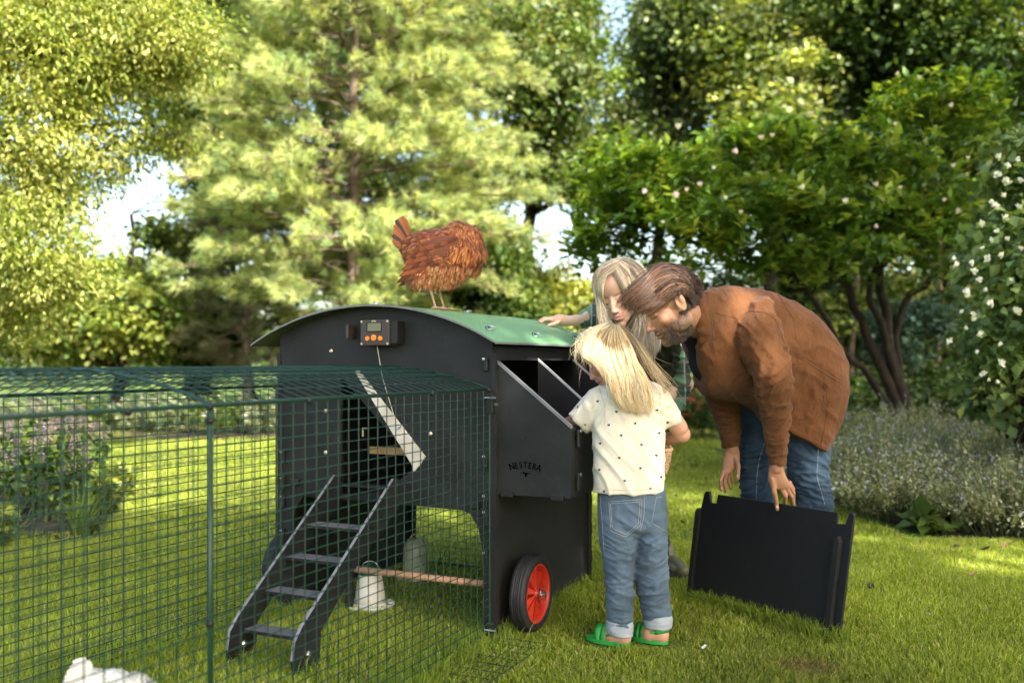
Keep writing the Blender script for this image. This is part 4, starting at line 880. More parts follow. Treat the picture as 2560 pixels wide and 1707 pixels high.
def seam(m, bvh, px, r=.0013, step=6, lift=.0006):
    px = np.array(px, float); L = np.concatenate([[0], np.cumsum(np.linalg.norm(np.diff(px, axis=0), axis=1))]); n = max(2, int(L[-1]/step)); t = np.linspace(0, L[-1], n)
    pts = [hit(bvh, np.interp(x, L, px[:, 0]), np.interp(x, L, px[:, 1]), lift) for x in t]; run = []
    for p in pts + [None]:
        if p is None or (run and np.linalg.norm(p - run[-1]) > .05):
            if len(run) > 1: m.tube(run, r, 5, False)
            run = [p] if p is not None else []
        else: run.append(p)

def head(bd, c, R, s=1., kind='m'):
    c = np.asarray(c, float)
    def e(x, y, z, rx, ry, rz): bd.ell(c + R@(V(x, y, z)*s), V(rx, ry, rz)*s, R)
    fem = kind != 'm'
    e(0, -.012, .040, .074, .096, .082); e(0, .034, .045, .061, .054, .062); e(0, .036, -.015, .058, .054, .064)
    e(0, .056, -.055, .036, .037, .036); e(0, .026, -.068, .050 if not fem else .045, .050, .040); e(0, .072 if not fem else .068, -.100, .022 if not fem else .017, .020, .017)
    e(0, .048, -.084, .040 if not fem else .032, .036, .026); e(0, .074, -.068, .026, .018, .020)
    for q in (-1, 1):
        e(q*.037, .055, -.022, .024, .023, .022); e(q*.042, .010, -.066, .017, .042, .026)
        if not fem: e(q*.020, .082, .021, .024, .010, .007)
        e(q*.031, .067, .003, .0155, .0150, .0125); e(q*.010, .098, -.036, .0075, .009, .007)
        e(q*.076, -.012, -.004, .006, .017, .030); e(q*.080, -.020, .004, .006, .010, .022)
    for k in range(6):
        t = k/5; e(0, .080 + .024*t, .014 - .044*t, .0072 + .003*t, .010, .010)
    e(0, .104 if fem else .107, -.033, .0105, .0105, .0085)
    e(0, .091, -.060, .021, .008, .0050); e(0, .089, -.072, .018, .0085, .0060)
def face_detail(v, nr, col, c, R, s, kind, hair, skin):
    L = (v - c)@R/s; near = np.linalg.norm(L, axis=1) < .17; x, y, z = L[:, 0], L[:, 1], L[:, 2]; disp = np.zeros(len(v))
    def g(cx, cy, cz, sx, sy, sz): return np.exp(-(((x-cx)/sx)**2 + ((y-cy)/sy)**2 + ((z-cz)/sz)**2))
    for q in (-1, 1):
        disp -= .0045*g(q*.015, .085, .004, .006, .012, .009)      # inner corner
        disp -= .003*g(q*.031, .080, .0155, .016, .02, .004)       # crease over the lid
        disp -= .0025*g(q*.031, .080, -.011, .014, .02, .004)
        disp -= .002*g(q*.006, .100, -.043, .004, .01, .003)
        disp -= .004*g(q*.081, -.006, .000, .02, .006, .012)
    sm = .010 if kind == 'w' else 0
    mouthz = -.066 + sm*(x/.024)**2
    disp -= .0035*np.exp(-((z-mouthz)/.0028)**2)*np.exp(-(x/.024)**4)*(y > .06)
    v2 = v + nr*(disp*s*near)[:, None]
    m = near & (y > .05)
    def mix(mask, colr):
        k = np.clip(mask, 0, 1)[:, None]; col[:] = col*(1-k) + V(*colr)*k
    blush = (.035 if kind != 'm' else .02)
    for q in (-1, 1): mix(.35*g(q*.040, .07, -.028, .02, .04, .018)*near, (skin[0]*1.05, skin[1]*.62, skin[2]*.58))
    mix(.3*g(0, .108, -.034, .012, .02, .012)*near, (skin[0]*1.02, skin[1]*.65, skin[2]*.6))
    lip = (.40, .10, .08) if kind != 'm' else (.36, .15, .11)
    mix(.9*m*np.exp(-((z-mouthz)/.0110)**4)*np.exp(-(x/.026)**4)*(y > .075), lip)
    mix(.9*m*np.exp(-((z-mouthz)/.0022)**2)*np.exp(-(x/.023)**4)*(y > .07), (.06, .02, .02))
    if kind == 'w': mix(1.*m*np.exp(-((z-mouthz-.0002)/.0034)**4)*np.exp(-(x/.020)**6)*(y > .07), (.60, .52, .44))
    brow = hair if kind == 'm' else tuple(.55*h for h in hair)
    for q in (-1, 1):
        bz = .0225 - .10*np.abs(np.abs(x)-.030) ; mix(.9*m*np.exp(-((z-bz)/(.0042 if kind == 'm' else .0036))**2)*np.exp(-((x-q*.031)/.019)**4), brow)
        lz = -.0065 + 18*(x-q*.031)**2; mix(1.*m*np.exp(-((z-lz)/(.0022 if kind == 'm' else .0032))**2)*np.exp(-((x-q*.031)/.0155)**6)*(y > .06), (.03, .02, .018))
        mix(.25*m*g(q*.031, .08, .006, .017, .03, .010), (skin[0]*.75, skin[1]*.55, skin[2]*.5))
    if kind == 'm':
        nzv = np.zeros(len(v)); ix = np.where(near)[0]; nzv[ix] = nz(L[ix], 260)
        jaw = near & (z < -.025) & (y > -.035)
        lim = np.clip(((-.030 - .28*np.clip(y, 0, .09)*0) - z)/.02, 0, 1)*np.clip((y+.035)/.02, 0, 1)
        cheek = np.clip((z + .045)/.02, 0, 1)*np.clip((y-.045)/.02, 0, 1); lim = lim*(1-cheek)
        lim = np.maximum(lim, np.exp(-((z+.052)/.006)**2)*(np.abs(x) < .026)*(y > .07)*.9)
        lipm = np.exp(-((z+.066)/.008)**4)*np.exp(-(x/.02)**4)*(y > .08)
        mix(np.clip(lim*(.78+.5*nzv), 0, .92)*near*(1-.8*lipm)*(z > -.125), (.045, .028, .018))
    # scalp
    hl = (z > .098 - .0*y) | (y < -.018 - .25*z) if kind != 'm' else ((z > .066) | (y < -.022 - .35*z)) & ~((y < 0) & (z < -.05))
    hl = near & hl & ((z > -.045) | (kind != 'm')) & ~((np.abs(x) > .074) & (z < .03) & (y > -.035)); mix(hl*1., tuple((.7 if kind == 'm' else .95)*h for h in hair))
    return v2, col

def strands(name, roots, dirs, lens, parent, matl, cols, colliders, g=.16, stiff=.82, nseg=22, r=.0011, wob=.25, wfreq=3., curl=None, gfun=None, nside=3, stop=None, floor=None, pull=None, lock=0., nlock=25):
    """simulated hair: each strand starts along dirs and gives in to gravity, pushed out of the colliders"""
    n = len(roots); p = roots.copy(); d = norm(dirs); out = [p.copy()]; st = (np.asarray(lens)/nseg)[:, None]; ph = rng.uniform(0, 6.28, (n, 1)); q1 = norm(np.cross(d, rdir(n)))
    clump = norm(np.sin(roots@rng.normal(0, 60, (3, 3))*1.0)) 
    for k in range(nseg):
        gg = g*(1 + k*.12) if gfun is None else gfun(k/nseg)
        d = norm(d*stiff + (0 if pull is None else np.asarray(pull)*(1-k/nseg)) + V(0, 0, -1)*gg + clump*wob*.06 + q1*wob*.05*np.sin(ph + k*wfreq/nseg*6.28))
        p = p + d*st
        for c, R, rr in colliders:
            Lc = (p - c)@R; qn = Lc/rr; m = np.linalg.norm(qn, axis=1); ins = m < 1
            if ins.any():
                Lc[ins] = Lc[ins]/m[ins][:, None]; pn = c + Lc@R.T; p = np.where(ins[:, None], pn, p)
                nn = norm((Lc/rr)@R.T); dot = np.sum(d*nn, 1, keepdims=True); d = np.where(ins[:, None] & (dot < 0), norm(d - nn*dot), d)
        out.append(p.copy())
    Pth = np.stack(out, 1); m_ = nseg+1                      # n,m,3
    Pth[:, 1:-1] = (Pth[:, :-2] + 2*Pth[:, 1:-1] + Pth[:, 2:])/4
    if lock:
        gi = rng.choice(n, max(2, n//nlock), replace=False); dm = np.linalg.norm(roots[:, None] - roots[gi][None], axis=2) + rng.uniform(0, .012, (n, len(gi))); gk = gi[np.argmin(dm, 1)]
        wl = (lock*np.interp(np.linspace(0, 1, m_), [0, .15, .6, 1], [0, .25, .8, 1]))[None, :, None]; G = Pth[gk] + (roots - roots[gk])[:, None]*.28 + rng.normal(0, .0022, (n, 1, 3)); Pth = Pth*(1-wl) + G*wl
    t = norm(np.gradient(Pth, axis=1)); a = norm(np.cross(t, V(.3, .7, .64))); b = np.cross(t, a); rr = (np.asarray(r)*np.ones(n))[:, None, None]*np.interp(np.linspace(0, 1, m_), [0, .1, .75, 1], [.6, 1, .9, .15])[None, :, None]
    vs = np.stack([Pth + rr*(math.cos(2*math.pi*j/nside)*a + math.sin(2*math.pi*j/nside)*b) for j in range(nside)], 2)   # n,m,s,3
    idx = np.arange(n*m_*nside).reshape(n, m_, nside); A_ = idx[:, :-1]; B_ = idx[:, 1:]
    f = np.stack([A_, np.roll(A_, -1, 2), np.roll(B_, -1, 2), B_], -1).reshape(-1, 4)
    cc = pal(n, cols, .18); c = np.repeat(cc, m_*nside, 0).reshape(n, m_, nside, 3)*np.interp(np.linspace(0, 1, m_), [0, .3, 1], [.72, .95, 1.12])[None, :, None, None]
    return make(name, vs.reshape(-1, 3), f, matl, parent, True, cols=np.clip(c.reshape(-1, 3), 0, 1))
def scalp(c, R, s, n, cond, rr=V(.078, .100, .086)):
    L = norm(rng.normal(0, 1, (n*5, 3)))*rr + V(0, -.012, .040); L = L[cond(L)][:n]; return c + (L*s)@R.T, L
def lw(R, L): return np.asarray(L)@R.T

def guide_hair(name, guides, Yp, n, parent, cols, colliders, r=.0012, locks=60, jit=.004, tip=.010, wave=.004, m_=30, sc_=1., far=None, lenr=(.82, 1.03), nside=3, swap=False):
    """strands laid along hand-drawn guide curves (pixel, depth) and kept outside the colliders"""
    G = []
    for g in guides:
        g = np.array(g, float); L = np.concatenate([[0], np.cumsum(np.linalg.norm(np.diff(g, axis=0), axis=1))]); t = np.linspace(0, L[-1], m_)
        u, v = np.interp(t, L, g[:, 0]), np.interp(t, L, g[:, 1]); k = np.array([.25, .5, .25])
        for _ in range(3): u[1:-1] = np.convolve(u, k, 'valid'); v[1:-1] = np.convolve(v, k, 'valid')
        Y = np.interp(t/L[-1], np.linspace(0, 1, len(Yp)), Yp); G.append(np.stack([(u-1280)/F*Y, Y, H-(v-904)/F*Y], 1))
    G = np.array(G); K = len(G); tt = np.linspace(0, 1, m_)
    ls = np.sort(rng.uniform(0, K-1, locks)); loff = rng.normal(0, 1, (locks, 3))*jit*1.3; lph = rng.uniform(0, 6.28, locks); lfr = rng.uniform(.8, 1.8, locks); lcol = rng.uniform(.62, 1.28, locks)
    li = rng.integers(0, locks, n); loose = rng.uniform(0, 1, n) < .15
    s0 = np.clip(ls[li] + rng.normal(0, .22, n), 0, K-1.001); s1 = np.clip(ls[li] + rng.normal(0, .07, n), 0, K-1.001)
    ss = s0[:, None]*(1-tt) + np.where(loose, s0, s1)[:, None]*tt; i0 = ss.astype(int); f = (ss - i0)[..., None]; i1 = np.minimum(i0+1, K-1); ar = np.arange(m_)[None, :]
    lr = rng.uniform(*lenr, n)[:, None]; tq = tt[None, :]*lr*(m_-1); a0 = np.clip(tq.astype(int), 0, m_-2); fa = (tq - a0)[..., None]
    def at(ii): return G[ii, a0]*(1-fa) + G[ii, a0+1]*fa
    Pt = at(i0)*(1-f) + at(i1)*f
    Pt = Pt + loff[li][:, None]*(tt[None, :, None]**.7) + rng.normal(0, 1, (n, 1, 3))*jit*.7 + rng.normal(0, 1, (n, 1, 3))*(np.where(loose, 1.0, .28)*tip)[:, None, None]*(tt**2)[None, :, None]
    w_ = np.sin(tt[None, :]*6.28*lfr[li][:, None] + lph[li][:, None])*wave*tt[None, :]; Pt[..., 0] += w_; Pt[..., 1] += w_*.5
    sh = np.abs(rng.normal(0, .004, (n, 1)))
    for c, R, rr in colliders:
        rr = rr + .0; X = (Pt - c)@R; D = (np.array([0, -1., 0])@R); qa = np.sum((D/rr)**2); qb = 2*np.sum(X*D/rr**2, -1); qc = np.sum((X/rr)**2, -1) - 1
        ins = (qc < 0); disc = np.maximum(qb**2 - 4*qa*qc, 0); tpos = (-qb + np.sqrt(disc))/(2*qa); Pt[..., 1] -= np.where(ins, tpos + sh, 0)
    k = np.array([.25, .5, .25]); 
    for _ in range(3): Pt[:, 1:-1] = (Pt[:, :-2] + 2*Pt[:, 1:-1] + Pt[:, 2:])/4
    if far is not None:
        nf_ = n//3; Q = Pt[:nf_].copy(); Q[..., 1] = 2*far - Q[..., 1]; Pt = np.concatenate([Pt, Q]); li = np.concatenate([li, li[:nf_]]); n = len(Pt)
    t = norm(np.gradient(Pt, axis=1)); a = norm(np.cross(t, V(.3, .7, .64))); b = np.cross(t, a); rr = (r*rng.uniform(.6, 1.25, n))[:, None, None]*np.interp(tt, [0, .1, .7, 1], [.7, 1, .85, .12])[None, :, None]
    vs = np.stack([Pt + rr*(math.cos(2*math.pi*j/nside)*a + math.sin(2*math.pi*j/nside)*b) for j in range(nside)], 2)
    idx = np.arange(n*m_*nside).reshape(n, m_, nside); A_ = idx[:, :-1]; B_ = idx[:, 1:]; fc = np.stack([A_, np.roll(A_, -1, 2), np.roll(B_, -1, 2), B_], -1).reshape(-1, 4)
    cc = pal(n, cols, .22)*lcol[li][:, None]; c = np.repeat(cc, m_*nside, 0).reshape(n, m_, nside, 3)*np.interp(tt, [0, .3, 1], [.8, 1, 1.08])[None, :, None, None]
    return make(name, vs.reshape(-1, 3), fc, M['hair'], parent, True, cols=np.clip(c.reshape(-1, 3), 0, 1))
def zpx(s, ox, oy, gs): return [[(ox + x*s, oy + y*s) for x, y in g] for g in gs]
def cloth(name, bd, vox, mtl, parent, regs, smooth=4, seed=0., cols=None, back=True):
    v, nr, f = bd.remesh(vox, smooth); v = folds(v, nr, regs, seed)
    o = make(name, v, f, mtl, parent, True); return o, surf(v, f)
def hand(bd, palm, fingers, thumb):
    bd.rings(palm, 16, 3)
    for pts, r in fingers + [thumb]: bd.limb([P(*q) for q in pts], [r*(1 - .12*i) for i in range(len(pts))], 10)

SK = (.50, .27, .175)
M['skin'] = mat('skin', SK, .48, .4, attr=True, sub=.12, bump=.25, bscale=500)
M['hair'] = mat('hair', (.5, .3, .2), .38, .6, attr=True)
def twill(name, c, var=.15, **k): return mat(name, c, .95, .1, sheen=.08, var=var, vscale=9, bump=.9, bscale=900, **k)
M['jacket'] = twill('rust_brown_twill', (.138, .058, .025), .16, bump2=.9, b2scale=20)
M['jacket_seam'] = mat('seam_dark', (.10, .038, .014), .9)
M['tee'] = mat('cream_jersey', (.70, .63, .50), .9, .15, sheen=.2, bump=.3, bscale=1200, bump2=.3, b2scale=20)
M['jeans'] = twill('blue_denim', (.036, .064, .100), .40, bump2=.3, b2scale=24)
M['jeans_light'] = twill('faded_blue_denim', (.082, .120, .165), .35, bump2=.3, b2scale=28)
M['cuff'] = mat('pale_denim_inside', (.30, .34, .38), .9, var=.1, bump=.4, bscale=900)
M['stitch'] = mat('pale_stitch', (.26, .28, .30), .9); M['black_cloth'] = mat('black_cloth', (.015, .015, .017), .9, .2)
M['sandal'] = mat('green_rubber', (.02, .30, .045), .5); M['heart'] = mat('navy_print', (.02, .02, .04), .9)
M['boot'] = mat('olive_rubber', (.12, .11, .045), .45); M['shoe'] = mat('brown_leather', (.10, .05, .025), .55)
def plaid():
    m = bpy.data.materials.new('green_plaid'); m.use_nodes = True; t = m.node_tree; b = t.nodes['Principled BSDF']; b.inputs['Roughness'].default_value = .9; L = t.links.new
    tc = t.nodes.new('ShaderNodeTexCoord'); prev = None
    for i, (dr, sc_, colr, wd) in enumerate((('X', 3.2, (.012, .03, .028), .45), ('Z', 3.2, (.012, .03, .028), .45), ('X', 6.4, (.33, .36, .30), .93), ('Z', 6.4, (.25, .16, .15), .93))):
        w_ = t.nodes.new('ShaderNodeTexWave'); w_.bands_direction = dr; w_.inputs['Scale'].default_value = sc_; w_.inputs['Distortion'].default_value = .8; w_.inputs['Detail'].default_value = 1
        L(tc.outputs['Object'], w_.inputs['Vector']); r = t.nodes.new('ShaderNodeMapRange'); r.inputs[1].default_value = wd; r.inputs[2].default_value = wd+.05; r.inputs[3].default_value = 0; r.inputs[4].default_value = .75; L(w_.outputs[1], r.inputs[0])
        mx = t.nodes.new('ShaderNodeMix'); mx.data_type = 'RGBA'; L(r.outputs[0], mx.inputs[0]); mx.inputs[7].default_value = (*colr, 1)
        if prev: L(prev, mx.inputs[6])
        else: mx.inputs[6].default_value = (.12, .24, .13, 1)
        prev = mx.outputs[2]
    L(prev, b.inputs['Base Color']); return m
M['plaid'] = plaid(); M['vest'] = mat('dark_green_quilt', (.018, .024, .012), .7, .3, bump2=.5, b2scale=14)

def body_obj(bd, base, label, heads, hands_skin=SK, vox=.0030):
    v, nr, f = bd.remesh(vox, 3); col = np.tile(V(*hands_skin), (len(v), 1)); n_ = nz(v, 14); col *= (1 + .10*n_)[:, None]; 
    for c, R, s, kind, hc in heads: v, col = face_detail(v, nr, col, np.asarray(c), R, s, kind, hc, hands_skin)
    o = make('person', v, f, M['skin'], None, True, origin=base, cols=np.clip(col, 0, 1)); tag(o, label, 'person'); return o
def nails(o, pts, r=.0045):
    for p, d in pts:
        m = MB(); m.ball(V(0, 0, 0), V(r, r*.35, r*1.25), 5); R = frame(d); v = np.array(m.v)@R.T + np.asarray(p); make('nail', v, m.f, M['nail'], o, True)
M['nail'] = mat('fingernail', (.62, .38, .30), .3)
# ------------------------------------------------------------------ the man
def man():
    hc = P(1676, 763, 3.06); R = frame(V(-.85, -.10, -.52), .02); base = V(1.0, 3.65, 0); hair = (.075, .038, .022)
    b = Body(); head(b, hc, R, .97, 'm')
    b.limb([hc + R@V(0, -.025, -.03), P(1728, 800, 3.14), P(1768, 818, 3.28)], [.050, .050, .052])
    b.limb([P(1815, 830, 3.40), P(1880, 860, 3.45), P(1990, 930, 3.58)], [.10, .13, .13])
    b.limb([P(1860, 810, 3.33), P(1888, 820, 3.27), P(1930, 955, 3.26), P(1943, 1130, 3.345), P(1941, 1168, 3.36)], [.05, .055, .042, .028, .024])
    b.limb([P(1790, 850, 3.60), P(1800, 960, 3.66), P(1828, 1090, 3.70), P(1831, 1125, 3.70)], [.055, .042, .028, .024])
    b.limb([P(2000, 985, 3.6), P(2020, 1150, 3.56), P(2035, 1250, 3.54), P(2038, 1400, 3.55), P(2040, 1515, 3.55)], [.09, .060, .048, .042, .038])
    b.limb([P(1925, 1000, 3.76), P(1888, 1130, 3.79), P(1890, 1240, 3.8), P(1895, 1380, 3.8), P(1897, 1470, 3.8)], [.075, .058, .048, .042, .038])
    # near hand on the panel
    yt = 3.375
    hand(b, [(1924, 1160, 1957, 1163, 3.36, .020), (1920, 1185, 1963, 1184, 3.37, .017), (1921, 1208, 1972, 1202, 3.385, .016), (1928, 1222, 1980, 1216, 3.40, .013)],
         [([(1950, 1217, 3.40), (1964, 1240, 3.425), (1962, 1262, 3.49), (1950, 1280, 3.51)], .0092), ([(1963, 1214, 3.41), (1979, 1240, 3.44), (1983, 1264, 3.50), (1975, 1284, 3.52)], .0090), ([(1970, 1210, 3.43), (1984, 1232, 3.46), (1984, 1262, 3.52)], .0084), ([(1974, 1205, 3.44), (1984, 1222, 3.48), (1980, 1256, 3.54)], .0074)],
         ([(1931, 1196, 3.37), (1935, 1228, 3.385), (1941, 1256, 3.425), (1943, 1272, 3.432)], .0112))
    # far hand, hanging relaxed
    hand(b, [(1815, 1118, 1847, 1116, 3.70, .018), (1808, 1145, 1850, 1142, 3.70, .018), (1804, 1170, 1846, 1165, 3.70, .016), (1804, 1186, 1836, 1176, 3.70, .012)],
         [([(1808, 1180, 3.69), (1801, 1200, 3.68), (1804, 1224, 3.69)], .0090), ([(1816, 1182, 3.70), (1811, 1206, 3.70), (1815, 1229, 3.71)], .0088), ([(1823, 1178, 3.715), (1821, 1202, 3.72), (1827, 1220, 3.73)], .0082), ([(1830, 1172, 3.73), (1828, 1190, 3.735), (1833, 1204, 3.74)], .0072)],
         ([(1838, 1140, 3.69), (1846, 1165, 3.67), (1844, 1195, 3.67)], .0105))
    o = body_obj(b, base, 'bearded person in a rust brown jacket bending over and gripping the black panel', [(hc, R, .97, 'm', hair)], (.44, .225, .14), .0028)
    nails(o, [(P(1943, 1267, 3.421), V(0, 1, -.1)), (P(1844, 1190, 3.660), V(0, 1, 0)), (P(1804, 1220, 3.681), V(0, 1, 0))])
    # jacket
    j = Body()
    j.rings([(1748, 738, 1742, 845, 3.20, .080), (1772, 722, 1740, 880, 3.25, .115), (1815, 716, 1738, 935, 3.36, .16), (1870, 720, 1757, 985, 3.42, .19), (1940, 738, 1800, 1000, 3.47, .20), (2005, 771, 1845, 1008, 3.51, .195), (2058, 815, 1872, 1020, 3.54, .185), (2096, 875, 1888, 1032, 3.56, .18), (2112, 950, 1896, 1042, 3.58, .175), (2096, 1040, 1902, 1048, 3.58, .165), (2057, 1130, 1907, 1052, 3.58, .155)], 40, 5, True, 2.6, .03)
    j.rings([(1848, 790, 1925, 745, 3.27, .06), (1832, 832, 1945, 800, 3.24, .078), (1848, 878, 1962, 855, 3.22, .075), (1866, 915, 1976, 903, 3.215, .070), (1886, 960, 1981, 958, 3.22, .064), (1897, 1010, 1979, 1010, 3.26, .056), (1908, 1060, 1974, 1062, 3.30, .050), (1916, 1108, 1967, 1112, 3.335, .043), (1918, 1135, 1966, 1137, 3.35, .040), (1921, 1158, 1962, 1164, 3.36, .036)], 26, 4, True, 2.0, .1)
    j.rings([(1735, 880, 1835, 860, 3.60, .075), (1745, 930, 1845, 905, 3.64, .07), (1757, 975, 1852, 960, 3.67, .062), (1774, 1020, 1853, 1012, 3.69, .054), (1790, 1060, 1853, 1058, 3.70, .048), (1799, 1090, 1852, 1088, 3.70, .042), (1806, 1119, 1851, 1112, 3.70, .037)], 24, 4, True, 2.0, .1)
    sh, el, wr = P(1888, 800, 3.24), P(1932, 958, 3.22), P(1942, 1150, 3.35); da = norm(el-sh); db = norm(wr-el); s2, e2 = P(1790, 900, 3.62), P(1828, 1110, 3.7)
    regs = [(sh+da*.10, el, .09, da*.75+V(.5, 0, .2), 36, 9, .0058), (el, wr-db*.03, .08, db*.8+V(.45, 0, 0), 48, 11, .0055), (s2, e2, .08, e2-s2, 44, 11, .0044),
            (P(1950, 800, 3.3), P(2080, 960, 3.4), .17, V(.7, 0, .65), 13, 5, .0058), (P(1990, 1000, 3.4), P(2060, 1060, 3.4), .15, V(.9, .2, -.3), 16, 7, .0044), (P(1780, 800, 3.2), P(1850, 980, 3.25), .13, V(.85, 0, .5), 20, 5, .0058), (P(1800, 740, 3.25), P(1930, 760, 3.25), .09, V(.9, 0, -.1), 20, 6, .004)]
    jo, bv = cloth('jacket', j, .0058, M['jacket'], o, regs, 4, 3.)
    m = MB()
    for px in ([(1830, 832), (1836, 808), (1850, 790), (1874, 777), (1912, 781), (1938, 797), (1952, 830), (1958, 850)], [(1783, 782), (1847, 796)], [(1958, 866), (2027, 902), (2106, 952)], [(1958, 872), (2025, 909), (2104, 960)],
               [(1982, 920), (2030, 938), (2069, 962), (2066, 1006), (2037, 1060), (1980, 1041)], [(1984, 926), (2028, 944), (2062, 966), (2059, 1004), (2034, 1051)], [(1980, 1080), (2061, 1116)], [(1919, 1133), (1942, 1138), (1967, 1134)], [(1805, 1101), (1852, 1094)],
               [(1803, 933), (1851, 904), (1863, 926), (1831, 952), (1804, 934)], [(1752, 880), (1772, 925), (1800, 965), (1850, 1006)], [(1765, 872), (1790, 925), (1815, 960)], [(2073, 1000), (2060, 1075), (2052, 1112)], [(1945, 735), (1985, 800), (1990, 850)]): seam(m, bv, px)
    m.build('stitching', M['jacket_seam'], jo, True)
    fl = [hit(bv, *q, .004) for q in ((1803, 933), (1851, 903), (1864, 926), (1842, 940), (1830, 953))]
    if all(x is not None for x in fl): MB().prism(fl, V(0, .003, 0)).build('pocket_flap', M['jacket'], jo)
    # collar: a folded band round the neck
    co = [(1740, 722, 3.22), (1756, 728, 3.16), (1771, 750, 3.12), (1779, 785, 3.10), (1784, 820, 3.10), (1785, 850, 3.12)]; ci = [(1733, 733, 3.18), (1735, 750, 3.12), (1738, 772, 3.09), (1741, 800, 3.08), (1744, 828, 3.085), (1750, 858, 3.11)]
    g = []
    for k in range(26):
        t = k/25*5; i = min(int(t), 4); f = t-i; a = P(*co[i])*(1-f) + P(*co[i+1])*f; c_ = P(*ci[i])*(1-f) + P(*ci[i+1])*f
        g.append([a*(1-s) + c_*s + V(0, -.014*math.sin(math.pi*s) + .003*math.sin(k*1.3+4*s), 0) for s in np.linspace(0, 1, 9)])
    vs = [p for r in g for p in r]; cl = make('collar', vs, [(i*9+k, i*9+k+1, (i+1)*9+k+1, (i+1)*9+k) for i in range(25) for k in range(8)], M['jacket'], o, True); sm = cl.modifiers.new('s', 'SOLIDIFY'); sm.thickness = .006; sm.offset = 0
    cs_ = MB(); cs_.tube([r[0] + V(0, -.0045, 0) for r in g], .0014, 5); cs_.tube([r[8] + V(0, -.0045, 0) for r in g], .0014, 5); cs_.tube([r[1] + V(0, -.006, 0) for r in g], .0007, 4); cs_.build('stitching', M['jacket_seam'], cl, True)
    far = [P(1694, 838, 3.42), P(1712, 862, 3.44), P(1722, 905, 3.46), P(1735, 880, 3.35), P(1728, 850, 3.30), P(1712, 832, 3.34)]
    cf = MB().prism(far, V(.004, .008, 0)).build('collar', M['jacket'], o)
    t = Body(); t.limb([P(1735, 812, 3.24), P(1765, 850, 3.30), P(1785, 900, 3.34)], [.062, .072, .09]); cloth('t_shirt', t, .006, M['black_cloth'], o, [])
    # jeans
    q = Body()
    q.rings([(1938, 985, 2096, 975, 3.62, .15), (1945, 1050, 2090, 1045, 3.59, .115), (1962, 1120, 2076, 1112, 3.565, .092), (1971, 1185, 2070, 1180, 3.55, .084), (1988, 1232, 2078, 1228, 3.545, .076), (1997, 1275, 2081, 1275, 3.55, .070), (2003, 1380, 2078, 1380, 3.55, .062), (2010, 1480, 2072, 1480, 3.55, .055), (2010, 1515, 2070, 1515, 3.55, .055)], 26, 4)
    q.rings([(1840, 980, 1990, 990, 3.76, .13), (1850, 1055, 1935, 1055, 3.78, .105), (1849, 1125, 1930, 1125, 3.79, .090), (1849, 1190, 1930, 1190, 3.80, .082), (1853, 1240, 1937, 1245, 3.80, .075), (1862, 1340, 1930, 1340, 3.80, .062), (1868, 1450, 1925, 1450, 3.80, .055), (1868, 1472, 1925, 1472, 3.80, .055)], 24, 4)
    regs = [(P(2030, 1215, 3.5), P(2040, 1270, 3.5), .11, V(.25, 0, 1), 62, 9, .010), (P(2020, 1080, 3.5), P(2020, 1190, 3.5), .10, V(.6, 0, .8), 26, 8, .0065), (P(1890, 1150, 3.75), P(1890, 1260, 3.75), .09, V(-.4, 0, 1), 48, 9, .0094), (P(2035, 1330, 3.55), P(2040, 1500, 3.55), .09, V(0, 0, 1), 40, 9, .006)]
    qo, bq = cloth('jeans', q, .0055, M['jeans'], o, regs, 4, 9.)
    m = MB(); seam(m, bq, [(1912, 1105), (1898, 1150), (1892, 1190), (1891, 1250)], .0014); seam(m, bq, [(2046, 1120), (2042, 1190), (2062, 1260)], .0012); m.build('stitching', M['stitch'], qo, True)
    for (uh, vh, Yh) in ((2045, 1540, 3.55), (1897, 1490, 3.8)):
        s = Body(); g0 = V(P(uh, 904, Yh)[0], Yh, 0); s.limb([g0 + V(.03, 0, .045), g0 + V(-.05, -.01, .05), g0 + V(-.17, -.02, .035)], [.042, .045, .036]); s.limb([g0 + V(.0, 0, .05), g0 + V(0, 0, .13)], [.045, .05]); cloth('shoe', s, .006, M['shoe'], o, [])
    # hair: long on top swept forward, short dark sides
    col = [(hc + R@V(0, -.012, .040), R, V(.079, .101, .087)), (hc + R@V(0, .03, -.01), R, V(.062, .058, .075))]
    C1 = [(.19, .095, .055), (.10, .048, .028), (.34, .18, .11), (.055, .028, .018)]
    gs = zpx(.1913, 1350, 640, [
        [(1950,270),(1850,150),(1700,125),(1550,170),(1440,215),(1360,310),(1280,410),(1180,490),(1100,600)], [(1960,320),(1840,210),(1690,175),(1540,225),(1430,310),(1330,420),(1240,520),(1180,600),(1130,650)],
        [(1960,380),(1830,280),(1690,250),(1560,320),(1450,400),(1360,480),(1260,560),(1215,620),(1230,672)], [(1960,430),(1830,340),(1700,330),(1600,400),(1520,490),(1430,570),(1330,620),(1270,655),(1290,695)],
        [(1950,480),(1830,410),(1720,410),(1650,470),(1590,550),(1500,620),(1420,655),(1370,670),(1385,700)], [(1930,520),(1820,480),(1740,480),(1690,530),(1640,590),(1580,640),(1520,670),(1470,680),(1450,690)]])
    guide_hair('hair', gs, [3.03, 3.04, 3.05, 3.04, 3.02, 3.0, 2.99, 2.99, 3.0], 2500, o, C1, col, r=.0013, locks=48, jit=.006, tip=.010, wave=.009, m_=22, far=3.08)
    gs = zpx(.1913, 1350, 640, [[(1680,122),(1800,140),(1900,210),(1965,300),(1990,385),(2010,372)], [(1690,180),(1800,210),(1890,280),(1950,370),(1975,440),(2000,425)], [(1700,250),(1810,290),(1890,350),(1945,430),(1970,500),(1995,480)], [(1720,330),(1830,370),(1900,430),(1950,500),(1970,560),(1990,550)]])
